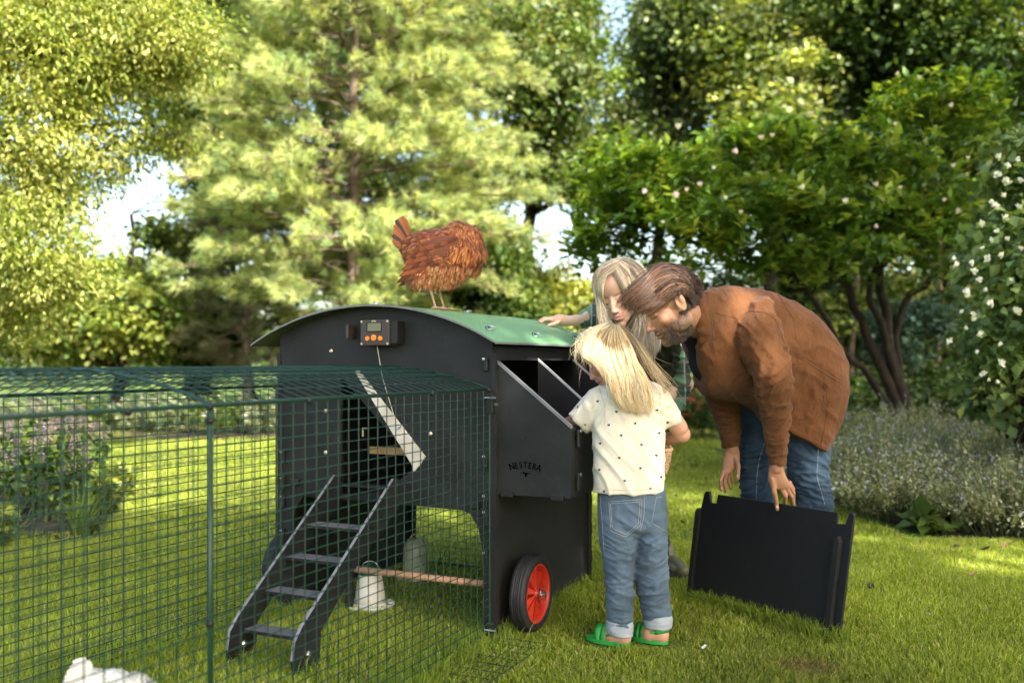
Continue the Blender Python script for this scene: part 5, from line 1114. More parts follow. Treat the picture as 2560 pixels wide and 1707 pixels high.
    guide_hair('back_hair', gs, [3.04, 3.02, 3.01, 3.02, 3.03, 3.03], 900, o, C1[:2] + C1[3:], col, r=.0013, locks=26, jit=.004, tip=.006, wave=.003, m_=16, far=3.08)
    r, L = scalp(hc, R, 1.02, 2600, lambda L: (L[:, 2] < .09) & (L[:, 2] > -.035 - .0*L[:, 1]) & (L[:, 1] < .012 + .3*(L[:, 2])) & ~((L[:, 1] > -.045) & (L[:, 2] < .028) & (np.abs(L[:, 0]) > .05)))
    d = lw(R, np.stack([L[:, 0]*4, -.25 + 0*L[:, 0], -.5 + 0*L[:, 0]], 1)) + rng.normal(0, .2, (len(r), 3))
    strands('side_hair', r, d, rng.uniform(.012, .027, len(r)), o, M['hair'], [(.045, .024, .016), (.06, .03, .02), (.08, .042, .026)], col, g=.05, stiff=.95, nseg=6, r=.0011, wob=1.)
    # beard stubble
    L = rng.uniform(-1, 1, (9000, 3))*V(.058, .075, .05) + V(0, .03, -.075); L = L[(L[:, 2] < -.035 - .1*(L[:, 1] - .02))]
    cc = V(0, .026, -.060); dd = norm((L - cc)/V(.052, .062, .052)); r = hc + (cc + dd*V(.050, .058, .052))@R.T*1.0; L = (r - hc)@R
    k = (L[:, 1] > -.02) & (L[:, 2] < -.045) & ~((L[:, 1] > .06) & (L[:, 2] > -.082)); r, L, dd = r[k][:1800], L[k][:1800], dd[k][:1800]
    strands('beard', r, lw(R, dd*.6 + V(0, .2, -.6)), rng.uniform(.008, .016, len(r)), o, M['hair'], [(.035, .022, .015), (.07, .042, .025), (.11, .065, .035)], [], g=.03, stiff=.95, nseg=3, r=.0007, wob=.5)
man()

# ------------------------------------------------------------------ the woman
def woman():
    hc = P(1543, 733, 3.66); R = frame(V(-.30, -.80, -.43), 0); 
    # roll so that the crown leans to the left in the picture
    f = R[:, 1]; a = math.radians(13); z = R[:, 2]; x = R[:, 0]
    z2 = z*math.cos(a) - x*math.sin(a)*(1 if x[0] > 0 else -1); R = np.stack([np.cross(f, z2), f, z2], 1)
    base = V(.70, 4.2, 0); hair = (.55, .42, .30); s = 1.0
    b = Body(); head(b, hc, R, s, 'w')
    b.limb([hc + R@V(0, -.03, -.03), hc + R@V(0, -.07, -.10), P(1590, 800, 3.88)], [.046, .045, .055])
    b.limb([P(1590, 810, 3.92), P(1620, 900, 4.02), P(1608, 1040, 4.12)], [.09, .10, .09])
    b.limb([P(1520, 790, 3.92), P(1490, 785, 3.96), P(1450, 800, 4.03), P(1407, 802, 4.10)], [.042, .032, .024, .022])
    b.limb([P(1680, 860, 4.0), P(1712, 960, 4.0), P(1640, 1020, 3.9)], [.045, .038, .028])
    for u, Yl in ((1662, 4.28), (1600, 4.02)): b.limb([P(1608, 1070, 4.14), P(u-22, 1230, Yl-.02), V(P(u, 904, Yl)[0], Yl, .09)], [.05, .034, .022])
    hand(b, [(1414, 788, 1412, 813, 4.09, .018), (1396, 786, 1394, 812, 4.10, .024), (1382, 790, 1380, 811, 4.11, .028), (1372, 794, 1371, 809, 4.11, .028)],
         [([(1374, 798, 4.08), (1362, 799, 4.07), (1351, 806, 4.07)], .0082), ([(1373, 797, 4.10), (1360, 796, 4.10), (1348, 803, 4.10)], .0082), ([(1373, 797, 4.12), (1361, 795, 4.13), (1350, 801, 4.13)], .0080), ([(1375, 798, 4.14), (1366, 795, 4.16), (1357, 800, 4.16)], .0072)],
         ([(1394, 806, 4.07), (1383, 810, 4.05), (1372, 813, 4.05)], .0092))
    o = body_obj(b, base, 'smiling person with long blonde hair and green plaid shirt, one hand on the roof', [(hc, R, s, 'w', hair)], (.62, .37, .26), .0030)
    q = Body()
    q.rings([(1515, 775, 1640, 790, 3.92, .09), (1512, 830, 1668, 850, 3.97, .12), (1530, 900, 1680, 900, 4.02, .125), (1550, 980, 1680, 975, 4.08, .125), (1555, 1060, 1658, 1050, 4.12, .12), (1558, 1110, 1652, 1100, 4.14, .12)], 30, 4)
    q.rings([(1640, 800, 1690, 850, 3.98, .06), (1668, 890, 1716, 880, 4.0, .062), (1672, 940, 1724, 930, 4.0, .062), (1668, 985, 1724, 985, 3.98, .058), (1655, 1035, 1706, 1035, 3.93, .05)], 20, 4)
    q.rings([(1535, 752, 1530, 850, 3.93, .07), (1500, 742, 1500, 826, 3.95, .06), (1480, 757, 1478, 818, 3.98, .052), (1462, 770, 1466, 820, 4.01, .044), (1444, 779, 1453, 821, 4.04, .040)], 20, 4, True, 2., .08)
    so_, bv = cloth('shirt', q, .0065, M['plaid'], o, [(P(1700, 880, 3.95), P(1700, 1020, 3.93), .10, V(.3, 0, 1), 40, 10, .007), (P(1450, 800, 4), P(1510, 790, 3.9), .08, V(1, 0, .2), 44, 9, .004)], 4, 1.)
    m = MB(); seam(m, bv, [(1449, 783), (1453, 800), (1458, 816)], .0012); m.build('cuff_seam', M['black_cloth'], so_, True)
    w_ = Body(); w_.rings([(1560, 790, 1668, 800, 3.90, .085), (1545, 850, 1700, 850, 3.93, .115), (1560, 905, 1700, 898, 3.99, .115), (1590, 975, 1690, 950, 4.05, .115), (1580, 1050, 1650, 1030, 4.1, .11)], 28, 4); cloth('vest', w_, .0065, M['vest'], o, [(P(1620, 850, 3.85), P(1640, 980, 3.9), .17, V(.6, 0, .8), 26, 7, .008)], 4, 2.)
    t = Body()
    for u, Yl in ((1655, 4.28), (1600, 4.02)): t.rings([(1555, 1050, 1655, 1050, 4.13, .12), (u-62, 1180, u-6, 1180, Yl-.03, .085), (u-44, 1290, u+10, 1290, Yl, .068), (u-22, 1390 if Yl > 4.2 else 1420, u+24, 1388 if Yl > 4.2 else 1418, Yl, .055)], 20, 4)
    cloth('trousers', t, .007, M['black_cloth'], o, [])
    for u, Yl in ((1662, 4.28), (1606, 4.02)):
        g0 = V(P(u, 904, Yl)[0], Yl, 0); k = Body(); k.limb([g0 + V(0, 0, .10), g0 + V(.003, 0, .08), g0 + V(.004, 0, .05)], [.046, .046, .045]); k.limb([g0 + V(.02, .01, .045), g0 + V(.035, -.06, .045), g0 + V(.048, -.14, .04)], [.042, .042, .036]); bo, _ = cloth('boot', k, .006, M['boot'], o, [])
        so2 = Body(); so2.limb([g0 + V(.02, .02, .014), g0 + V(.036, -.06, .014), g0 + V(.050, -.145, .014)], [.046, .044, .040]); v, nr, fq = so2.remesh(.006, 1); v[:, 2] = np.clip(v[:, 2], .001, .028); make('boot_sole', v, fq, M['rubber'], bo, True)
    # hair with a centre parting
    col = [(hc + R@V(0, -.012, .040), R, V(.082, .106, .092)), (hc + R@V(0, .02, -.015), R, V(.066, .062, .085)), (hc + R@V(0, .11, -.06), R, V(.060, .17, .150)), (P(1600, 850, 3.97), np.eye(3), V(.13, .12, .17))]
    BL = [(.74, .60, .43), (.88, .76, .58), (.52, .39, .26), (.66, .52, .37), (.33, .23, .15)]
    Lg = zpx(.1913, 1350, 640, [[(1100,38),(960,55),(850,110),(760,180),(700,270),(688,370),(725,520),(772,640),(785,780),(800,900)], [(1060,60),(900,150),(800,220),(735,310),(722,420),(760,540),(800,660),(815,790),(835,915)], [(985,140),(880,215),(815,280),(770,360),(755,460),(785,570),(815,680),(845,800),(870,915)], [(935,235),(870,250),(822,300),(792,380),(782,470),(792,560),(825,680),(870,800),(910,905)]])
    guide_hair('hair', Lg, [3.66, 3.62, 3.60, 3.60, 3.61, 3.62, 3.62, 3.62, 3.62, 3.62], 1900, o, BL, col[:1], r=.0014, locks=34, jit=.0035, tip=.008, wave=.004)
    Rg = zpx(.1913, 1350, 640, [[(940,235),(990,305),(1040,395),(1100,490),(1180,590),(1270,700),(1295,800),(1240,940),(1190,1070)], [(975,170),(1060,260),(1130,370),(1190,500),(1260,640),(1320,800),(1345,960),(1320,1120),(1300,1260)], [(1010,100),(1120,180),(1230,300),(1300,450),(1340,640),(1370,820),(1400,1000),(1420,1180),(1440,1370)], [(1060,55),(1200,110),(1330,230),(1400,400),(1420,600),(1440,800),(1480,980),(1510,1120),(1480,1290)], [(1100,35),(1260,80),(1370,180),(1440,330),(1480,520),(1490,700),(1520,880),(1550,1040),(1530,1180)]])
    guide_hair('side_hair', Rg, [3.64, 3.60, 3.58, 3.60, 3.63, 3.66, 3.66, 3.64, 3.64], 2600, o, BL, col[:1], r=.0014, locks=46, jit=.0035, tip=.010, wave=.006)
    return o
woman()

# ------------------------------------------------------------------ the child
def child():
    hc = P(1524, 892, 3.19); R = frame(V(-.80, .30, -.55), 0); s = .86; base = V(.42, 3.19, 0); hair = (.60, .42, .24)
    b = Body(); head(b, hc, R, s, 'w2')
    b.limb([hc + R@V(0, -.03, -.03), hc + R@V(0, -.04, -.08), P(1572, 975, 3.19)], [.036, .035, .04])
    b.limb([P(1575, 985, 3.19), P(1572, 1100, 3.17), P(1575, 1195, 3.17)], [.07, .075, .07])
    b.limb([P(1505, 995, 3.19), P(1450, 1048, 3.235), P(1413, 1062, 3.30), P(1385, 1095, 3.36)], [.034, .027, .023, .018])
    b.limb([P(1645, 990, 3.17), P(1697, 1070, 3.19), P(1705, 1086, 3.20), P(1676, 1096, 3.25), P(1640, 1098, 3.32)], [.034, .031, .029, .024, .019])
    hand(b, [(1392, 1080, 1402, 1098, 3.345, .014), (1378, 1092, 1390, 1112, 3.36, .013), (1370, 1102, 1382, 1120, 3.37, .011)],
         [([(1374, 1106, 3.36), (1366, 1118, 3.365), (1364, 1130, 3.365)], .0058), ([(1377, 1110, 3.37), (1370, 1124, 3.375), (1368, 1136, 3.375)], .0058), ([(1381, 1112, 3.38), (1375, 1127, 3.385), (1374, 1138, 3.385)], .0056), ([(1385, 1112, 3.39), (1381, 1125, 3.39), (1380, 1134, 3.39)], .0050)], ([(1386, 1092, 3.34), (1380, 1106, 3.335), (1376, 1118, 3.335)], .0066))
    hand(b, [(1640, 1092, 1640, 1108, 3.33, .013), (1628, 1094, 1628, 1114, 3.345, .014), (1618, 1098, 1618, 1116, 3.355, .012)],
         [([(1618, 1104, 3.36), (1608, 1112, 3.365), (1606, 1122, 3.36)], .0058), ([(1618, 1108, 3.365), (1610, 1118, 3.37), (1609, 1128, 3.365)], .0058), ([(1621, 1112, 3.37), (1614, 1122, 3.372), (1614, 1130, 3.368)], .0056), ([(1625, 1113, 3.372), (1620, 1122, 3.375), (1620, 1130, 3.37)], .0050)], ([(1632, 1098, 3.335), (1622, 1106, 3.33), (1614, 1112, 3.335)], .0066))
    for hip, kn, an, toe in ((P(1545, 1260, 3.17), P(1548, 1420, 3.17), P(1556, 1580, 3.185), P(1490, 1597, 3.235)), (P(1625, 1260, 3.17), P(1632, 1420, 3.19), P(1650, 1570, 3.205), P(1592, 1592, 3.26))):
        b.limb([hip, kn, an], [.048, .036, .027]); heel = V(an[0]+.004, an[1]-.004, .029); b.limb([an, heel, V(an[0]-.03, an[1]+.012, .030), V(toe[0]+.02, toe[1]-.005, .026)], [.027, .027, .031, .027])
        fw = norm((toe - an)*V(1, 1, 0)); sd = V(-fw[1], fw[0], 0)
        for k in range(5): c0 = V(toe[0], toe[1], .022) + sd*(-.020 + .010*k) - fw*(.004*abs(k-1)); b.limb([c0 - fw*.022, c0 + fw*.004], [.0075, .0068 if k else .0085], 8)
    o = body_obj(b, base, 'small blonde child in a cream heart-print shirt and rolled jeans reaching into the nest box', [(hc, R, s, 'c', hair)], (.50, .26, .17), .0028)
    t = Body()
    t.rings([(1545, 950, 1615, 948, 3.19, .045), (1508, 966, 1650, 962, 3.18, .065), (1484, 1000, 1661, 990, 3.175, .078), (1481, 1060, 1662, 1055, 3.17, .082), (1482, 1120, 1662, 1115, 3.165, .086), (1483, 1180, 1661, 1175, 3.165, .090), (1484, 1230, 1660, 1226, 3.165, .092)], 34, 5, True, 2.4, .03)
    t.rings([(1512, 962, 1520, 1060, 3.185, .05), (1478, 972, 1500, 1065, 3.19, .052), (1450, 1000, 1483, 1075, 3.20, .048), (1421, 1036, 1464, 1083, 3.215, .043)], 20, 4, True, 2.3, .05)
    t.rings([(1630, 965, 1618, 1050, 3.18, .05), (1668, 975, 1640, 1070, 3.18, .052), (1690, 1012, 1650, 1075, 3.185, .048), (1706, 1046, 1665, 1074, 3.19, .043)], 20, 4, True, 2.3, .05)
    v, nr, f = t.remesh(.005, 5); v = folds(v, nr, [(P(1575, 1050, 3.1), P(1540, 1215, 3.1), .16, V(.8, 0, .5), 24, 6, .0046), (P(1500, 1010, 3.15), P(1450, 1055, 3.17), .07, V(.9, 0, -.4), 44, 10, .0037), (P(1640, 1010, 3.12), P(1680, 1060, 3.15), .07, V(.3, 0, .9), 44, 10, .0035)], 5.)
    bv = surf(v, f); hv, hf, mi = list(map(tuple, v)), [tuple(int(i) for i in q) for q in f], None
    hearts = [(1443, 1017, 0), (1494, 1003, .3), (1541, 1029, 0), (1463, 1061, .4), (1643, 1025, 0), (1588, 1058, .5), (1553, 1088, .3), (1604, 1111, .2), (1648, 1082, .2), (1500, 1108, .4), (1498, 1174, .4), (1548, 1144, 0), (1641, 1138, 0), (1601, 1170, .4), (1653, 1192, .3), (1562, 1201, .2), (1510, 1228, .2), (1626, 1221, 0), (1669, 1056, .3), (1522, 1062, .2)]
    nf = len(hf)
    for u, w2, a in hearts:
        c0 = hit(bv, u, w2, .0010)
        if c0 is None: continue
        s_ = .0050; pts = []
        for k in range(14):
            th_ = 2*math.pi*k/14; hx = 16*math.sin(th_)**3/16; hy = (13*math.cos(th_) - 5*math.cos(2*th_) - 2*math.cos(3*th_) - math.cos(4*th_))/16
            pu, pv = u + (hx*math.cos(a) - hy*math.sin(a))*s_*735, w2 - (hx*math.sin(a) + hy*math.cos(a))*s_*735; q = hit(bv, pu, pv, .0010)
            if q is None: break
            pts.append(q)
        if len(pts) == 14: n0 = len(hv); hv += [tuple(q) for q in pts]; hf.append(tuple(range(n0, n0+14)))
    me = make('shirt', hv, hf, M['tee'], o, True); me.data.materials.append(M['heart'])
    for k in range(nf, len(hf)): me.data.polygons[k].material_index = 1
    m = MB(); seam(m, bv, [(1484, 1221), (1572, 1226), (1660, 1218)], .0010); seam(m, bv, [(1425, 1030), (1466, 1078)], .0008); seam(m, bv, [(1498, 972), (1512, 1010), (1512, 1060)], .0009); seam(m, bv, [(1650, 975), (1650, 1020), (1655, 1065)], .0009); m.build('stitching', M['seam_cream'], me, True)
    q = Body()
    q.rings([(1494, 1215, 1664, 1212, 3.168, .078), (1493, 1265, 1667, 1260, 3.168, .084), (1494, 1310, 1669, 1305, 3.17, .085)], 30, 4)
    q.rings([(1494, 1290, 1598, 1285, 3.17, .080), (1497, 1350, 1596, 1345, 3.172, .074), (1506, 1400, 1589, 1395, 3.175, .064), (1512, 1445, 1584, 1440, 3.178, .058), (1514, 1500, 1583, 1500, 3.18, .052), (1516, 1560, 1582, 1566, 3.185, .046)], 24, 4, True, 2, .1)
    q.rings([(1582, 1285, 1669, 1285, 3.17, .080), (1590, 1350, 1669, 1345, 3.175, .074), (1585, 1400, 1670, 1400, 3.18, .066), (1587, 1440, 1672, 1440, 3.185, .060), (1596, 1495, 1675, 1490, 3.195, .054), (1608, 1546, 1680, 1542, 3.205, .046)], 24, 4, True, 2, .1)
    regs = [(P(1548, 1400, 3.12), P(1550, 1470, 3.12), .08, V(.35, 0, 1), 46, 9, .0055), (P(1630, 1400, 3.12), P(1635, 1480, 3.12), .08, V(-.4, 0, 1), 46, 9, .0060), (P(1580, 1300, 3.1), P(1590, 1350, 3.1), .08, V(.5, 0, .9), 30, 8, .004), (P(1549, 1500, 3.15), P(1551, 1560, 3.15), .07, V(0, 0, 1), 40, 8, .004), (P(1640, 1500, 3.15), P(1645, 1545, 3.15), .07, V(0, 0, 1), 40, 8, .004)]
    qo, bq = cloth('jeans', q, .005, M['jeans_light'], o, regs, 4, 11.)
    m = MB()
    for px in ([(1522, 1254), (1605, 1248), (1601, 1312), (1564, 1342), (1527, 1326), (1522, 1254)], [(1526, 1259), (1600, 1254), (1596, 1309), (1564, 1336), (1531, 1321), (1526, 1259)], [(1641, 1243), (1664, 1241)], [(1641, 1243), (1629, 1308), (1664, 1326)], [(1612, 1235), (1610, 1290), (1600, 1330)], [(1500, 1240), (1505, 1300), (1510, 1380)]): seam(m, bq, px, .0010)
    m.build('pocket_stitching', M['stitch'], qo, True)
    for rg in ([(1515, 1548, 1583, 1556, 3.185, .048), (1514, 1566, 1583, 1576, 3.186, .049), (1517, 1580, 1582, 1589, 3.186, .048)], [(1607, 1533, 1680, 1530, 3.205, .049), (1609, 1550, 1681, 1548, 3.206, .050), (1611, 1566, 1680, 1566, 3.206, .049)]):
        k = Body(); k.rings(rg, 24, 4, True, 2.2, .08); cloth('trouser_cuff', k, .0045, M['cuff'], o, [(P(rg[0][0], 1550, 3.1), P(rg[0][2], 1590, 3.1), .1, V(0, 0, 1), 60, 12, .0019)], 3, 4.)
    # sandals
    for an, toe in ((P(1556, 1580, 3.185), P(1490, 1597, 3.235)), (P(1650, 1570, 3.205), P(1592, 1592, 3.26))):
        fw = norm((toe - an)*V(1, 1, 0)); sd = V(-fw[1], fw[0], 0); c0 = V(an[0], an[1], 0) + V(.004, 0, 0); Ls = np.linalg.norm((toe-an)[:2])
        pts = []; n = 26
        for k in range(n):
            a = 2*math.pi*k/n; pts.append(c0 + fw*(Ls/2 + .008 + (Ls/2+.034)*math.cos(a)) + sd*(.033*math.sin(a)*(1 - .12*math.cos(a+1)))+ V(0, 0, .002))
        so1 = MB().prism(pts, V(0, 0, .015)).build('sandal', M['sandal'], o)
        def strap_(x, h, wd, tilt=0):
            m = MB(); vs = []
            for i in range(13):
                a = math.pi*i/12; p = c0 + fw*(x + tilt*math.cos(a)) + sd*(.0335*math.cos(a)) + V(0, 0, .012 + h*math.sin(a)); vs += [p - fw*wd/2, p + fw*wd/2, p + fw*wd/2 + V(0, 0, .003), p - fw*wd/2 + V(0, 0, .003)]
            fs = [(4*i+a_, 4*i+(a_+1) % 4, 4*i+4+(a_+1) % 4, 4*i+4+a_) for i in range(12) for a_ in range(4)]; m.add(vs, fs); return m.build('strap', M['sandal'], so1, True)
        strap_(Ls*.86, .046, .022); strap_(Ls*.56, .055, .020, .01); 
        m = MB(); vs = []
        for i in range(15):
            a = -math.pi*.5 + math.pi*2*i/14*.5 + math.pi*0; p = c0 - fw*(.000 + .033*math.cos(a)) + sd*(.034*math.sin(a)) + V(0, 0, .045 + .006*math.cos(a)) + fw*.006; vs += [p - V(0, 0, .008), p + V(0, 0, .008)]
        m.add(vs, [(2*i, 2*i+1, 2*i+3, 2*i+2) for i in range(14)]); h_ = m.build('heel_strap', M['sandal'], so1, True); k = h_.modifiers.new('s', 'SOLIDIFY'); k.thickness = .004
        for sg in (-1, 1): MB().tube([c0 + fw*.006 + sd*.034*sg + V(0, 0, .045), c0 + fw*Ls*.5 + sd*.034*sg + V(0, 0, .035)], .0045, 6).build('strap', M['sandal'], so1, True)
        bk = MB(); bk.box(c0 + fw*Ls*.88 - sd*.030 + V(0, 0, .034), fw*.014, -sd*.004, V(0, 0, .014)); bk.build('buckle', M['sandal'], so1)
    # hair down the back
    col = [(hc + R@(V(0, -.012, .040)*s), R, V(.084, .107, .092)*s), (hc + R@(V(0, .02, -.02)*s), R, V(.064, .060, .085)*s), (hc + R@(V(0, .10, -.06)*s), R, V(.070, .085, .12)*s), (P(1572, 1050, 3.19), np.eye(3), V(.108, .098, .145)), (P(1572, 1150, 3.18), np.eye(3), V(.118, .095, .15)), (P(1495, 1005, 3.20), np.eye(3), V(.05, .055, .045)), (P(1650, 1000, 3.19), np.eye(3), V(.05, .055, .045))]
    BL = [(.86, .65, .37), (.95, .80, .54), (.70, .48, .25), (.80, .58, .32), (.50, .31, .15)]
    Cg = zpx(.1658, 1380, 800, [
        [(820,95),(650,170),(540,290),(490,430),(462,550),(490,585),(560,590),(650,600),(710,640)], [(840,95),(690,180),(590,310),(530,450),(560,530),(630,580),(700,640),(750,730)], [(860,92),(740,190),(670,330),(640,480),(700,590),(790,700),(860,810),(895,940),(935,1100)],
        [(880,92),(800,200),(760,350),(770,500),(820,640),(880,780),(905,920),(925,1060),(975,1220),(1050,1360)], [(900,92),(870,210),(870,360),(900,520),(950,680),(1000,830),(1030,980),(1060,1130),(1130,1270),(1230,1375)],
        [(930,97),(960,220),(990,370),(1040,530),(1090,690),(1130,840),(1160,990),(1180,1130),(1230,1270),(1310,1385)], [(960,102),(1040,220),(1100,360),(1160,510),(1210,660),(1260,800),(1310,950),(1330,1100),(1360,1240),(1420,1375)],
        [(980,107),(1090,220),(1170,350),(1240,490),(1290,640),(1360,790),(1430,930),(1490,1080),(1500,1220),(1540,1345)]])
    Yc = [3.20, 3.15, 3.12, 3.11, 3.10, 3.09, 3.08, 3.075, 3.07, 3.07]
    guide_hair('hair', Cg, Yc, 5600, o, BL, col[:2], r=.0011, locks=110, jit=.003, tip=.007, wave=.006, m_=34, lenr=(.78, 1.03))
    guide_hair('back_layer', Cg[2:], [y + .02 for y in Yc], 1500, o, BL[2:], col[:2], r=.0015, locks=40, jit=.005, tip=.009, wave=.005, m_=24)
    Sg = zpx(.1658, 1380, 800, [[(780,100),(600,180),(470,300),(410,430),(400,560),(440,620)], [(850,90),(700,140),(560,240),(460,380),(430,520),(410,600)], [(900,85),(860,80),(840,300),(740,600),(740,860),(560,960)], [(1000,105),(1150,210),(1260,360),(1400,620),(1560,860),(1720,1000),(1800,1170)], [(1010,100),(1180,200),(1300,360),(1460,600),(1600,820),(1760,1000),(1830,1180)]])
    guide_hair('loose_hair', Sg[:2], Yc[:6], 110, o, BL[:2], col[:1], r=.0006, locks=50, jit=.008, tip=.03, wave=.015, m_=24); guide_hair('loose_hair', Sg[3:], Yc[:8], 70, o, BL, col[:1], r=.0007, locks=40, jit=.007, tip=.02, wave=.01, m_=24)
    return o
M['seam_cream'] = mat('cream_seam', (.50, .43, .33), .9)
child()

# ------------------------------------------------------------------ basket carried by the child
def basket():
    c = P(1622, 1150, 3.37); e = empty('basket', c - V(0, 0, .06), 'small woven wicker basket held in front of the child, showing past the shirt', 'basket')
    m = MB(); n = 30
    for k in range(n):
        a = 2*math.pi*k/n; m.tube([c + V(r*math.cos(a), r*.9*math.sin(a), h) for r, h in ((.045, -.055), (.058, -.045), (.070, -.01), (.076, .035))], .0022, 5, False)
    for j in range(15):
        h = -.052 + j*.0062; r = np.interp(h, [-.055, -.045, -.01, .035], [.050, .060, .072, .078])
        m.tube([c + V((r + .003*math.cos(15*a + j*math.pi))*math.cos(a), (r + .003*math.cos(15*a + j*math.pi))*.9*math.sin(a), h) for a in np.linspace(0, 2*math.pi, 91)], .0034, 5, False)
    m.build('weave', M['wicker'], e, True)
    m = MB()
    for ph in (0, 2.1, 4.2): m.tube([c + V((.079 + .004*math.cos(12*a+ph))*math.cos(a), (.079 + .004*math.cos(12*a+ph))*.9*math.sin(a), .040 + .004*math.sin(12*a+ph)) for a in np.linspace(0, 2*math.pi, 121)], .0042, 6, False)
    m.build('rim', M['wicker'], e, True)
    MB().lathe(c, Z, [(.0001, -.055), (.047, -.055), (.05, -.05)], 24).build('base', M['wicker'], e)
    MB().tube([c + V(.078*math.cos(a), 0, .038 + .048*math.sin(a)) for a in np.linspace(0, math.pi, 17)], .0048, 6).build('handle', M['wicker'], e, True)
M['wicker'] = mat('wicker', (.42, .26, .15), .7, var=.35, vscale=60)
basket()

# ------------------------------------------------------------------ hens
def hen(c, s, flip, yaw, label, white=False, tuck=True, zs=1.0, xs=1.0, pitch=0.):
    """built in a side-on frame: x forward (to the bird's front), z up, then turned"""
    b = Body(); q = lambda x, y, z: V(x, y, z)
    def L(rows, n=24, sub=4, pw=2.): b.loft(np.array([r[0] for r in rows]), np.array([r[1] for r in rows]), np.array([r[2] for r in rows]), n, sub, True, pw)
    # trunk profile measured side-on: (x centre, z centre, half height, half width, tilt)
    rows = [(-.150, .262, .030, .020, .5), (-.115, .240, .066, .050, .35), (-.070, .215, .098, .078, .15), (-.02, .200, .112, .090, 0), (.04, .205, .115, .090, -.1), (.095, .225, .108, .080, -.25), (.140, .245, .080, .062, -.4), (.170, .240, .048, .040, -.5)]
    L([(q(x, 0, z), q(math.sin(t)*h, 0, math.cos(t)*h), q(0, w_, 0)) for x, z, h, w_, t in rows])
    b.ell(q(-.060, 0, .132), V(.080, .07, .062)); b.ell(q(.02, 0, .132), V(.07, .065, .058))      # belly and thighs
    if tuck: b.limb([q(.10, .02, .285), q(.155, .045, .28), q(.185, .07, .235), q(.178, .09, .185), q(.160, .095, .165)], [.062, .058, .046, .034, .026])
    else: b.ell(q(-.085, 0, .268), V(.075, .055, .062)); b.ell(q(-.02, 0, .285), V(.08, .06, .05)); b.limb([q(.13, 0, .25), q(.19, 0, .21), q(.23, 0, .13), q(.25, 0, .08)], [.055, .045, .034, .026])
    hd = q(.160, .095, .160) if tuck else q(.255, 0, .07); b.ell(hd, V(.026, .020, .022))
    for sy, x0, fx in ((-1, -.028, .0), (1, .012, .004)):
        y = sy*.032; b.limb([q(x0 - .010, y, .15), q(x0 - .006, y, .085)], [.030, .016], 10); b.limb([q(x0 - .006, y, .09), q(x0 + .014, y, .030), q(x0 + .022, y, .006)], [.0085, .0062, .0065], 8)
        for an, l in ((-.5, .050), (0, .062), (.5, .052), (math.pi, .024)): b.limb([q(x0 + .020, y, .008), q(x0 + .020 + l*.55*math.cos(an), y + l*.55*math.sin(an), .008), q(x0 + .020 + l*math.cos(an), y + l*math.sin(an), .0035)], [.0060, .0050, .0030], 8)
    v, nr, f = b.remesh(.0038, 3)
    ca, sa = math.cos(yaw), math.sin(yaw); Rz = np.array([[ca*flip, -sa*1, 0], [sa*flip, ca, 0], [0, 0, 1]]) if flip > 0 else np.array([[-ca, -sa, 0], [-sa, ca, 0], [0, 0, 1]])
    Rp = np.array([[math.cos(pitch), 0, math.sin(pitch)], [0, 1, 0], [-math.sin(pitch), 0, math.cos(pitch)]]); pv = V(-.03, 0, .12)*(pitch != 0)
    T = lambda p: ((np.asarray(p) - pv)@Rp.T + pv)*V(s*xs, s, s*zs)@Rz.T + c
    rust = [(.21, .050, .014), (.27, .075, .020), (.13, .032, .010), (.24, .060, .018), (.36, .14, .05)]; wh = [(.88, .87, .85), (.84, .83, .80), (.90, .90, .88)]; pc = wh if white else rust
    col = np.tile(V(*pc[0]), (len(v), 1)); leg = v[:, 2] < .092; col[leg] = V(.42, .30, .18) if white else V(.40, .25, .17)
    hm = np.linalg.norm(v - hd, axis=1) < .030; col[hm] = col[hm]*.5 + V(.5, .04, .02)*.5
    o = make('hen', T(v), f, M['henskin'], None, True, origin=c, cols=col); tag(o, label, 'hen')
    # feathers laid over the body, pointing back and down
    def coat(name, mask, n, Lf, wf, dirf, cols, lift=.002, stand=.10):
        k = np.where(mask)[0]; k = rng.choice(k, n); p = v[k] + nr[k]*lift + rng.normal(0, .002, (n, 3)); d = dirf(v[k]) if callable(dirf) else np.tile(V(*dirf), (n, 1)); d = d + rng.normal(0, .13, (n, 3))
        d = norm(d - nr[k]*np.sum(d*nr[k], 1, keepdims=True)); d = norm(d + nr[k]*(stand*rng.uniform(.3, 1.3, n))[:, None]); l = Lf*rng.uniform(.6, 1.2, n)
        sd = norm(np.cross(d, nr[k])); up = nr[k]; w1 = (wf*rng.uniform(.7, 1.2, n))[:, None]; l = l[:, None]
        P5 = [p - sd*w1*.35, p + sd*w1*.35, p + d*l*.6 + sd*w1 + up*.001, p + d*l*.6 - sd*w1 + up*.001, p + d*l*.6 + up*w1*.35, p + d*l]
        vv = np.stack(P5, 1).reshape(-1, 3); i = np.arange(n)*6; ff = np.concatenate([np.stack([i, i+4, i+3], 1), np.stack([i, i+1, i+4], 1), np.stack([i+1, i+2, i+4], 1), np.stack([i+3, i+4, i+5], 1), np.stack([i+4, i+2, i+5], 1)])
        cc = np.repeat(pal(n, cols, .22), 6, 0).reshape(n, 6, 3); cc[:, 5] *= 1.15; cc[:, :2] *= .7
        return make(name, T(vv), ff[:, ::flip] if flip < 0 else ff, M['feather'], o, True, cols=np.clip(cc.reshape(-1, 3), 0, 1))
    trunk = (v[:, 2] > .100) & ~hm
    flow = lambda p: np.where((p[:, 0] > .10)[:, None], V(-.25, 0, -1), np.where((p[:, 2] < .17)[:, None], V(-.35, 0, -.9), V(-1, 0, -.18)))
    coat('plumage', trunk, 7500, .027, .0052, flow, pc)
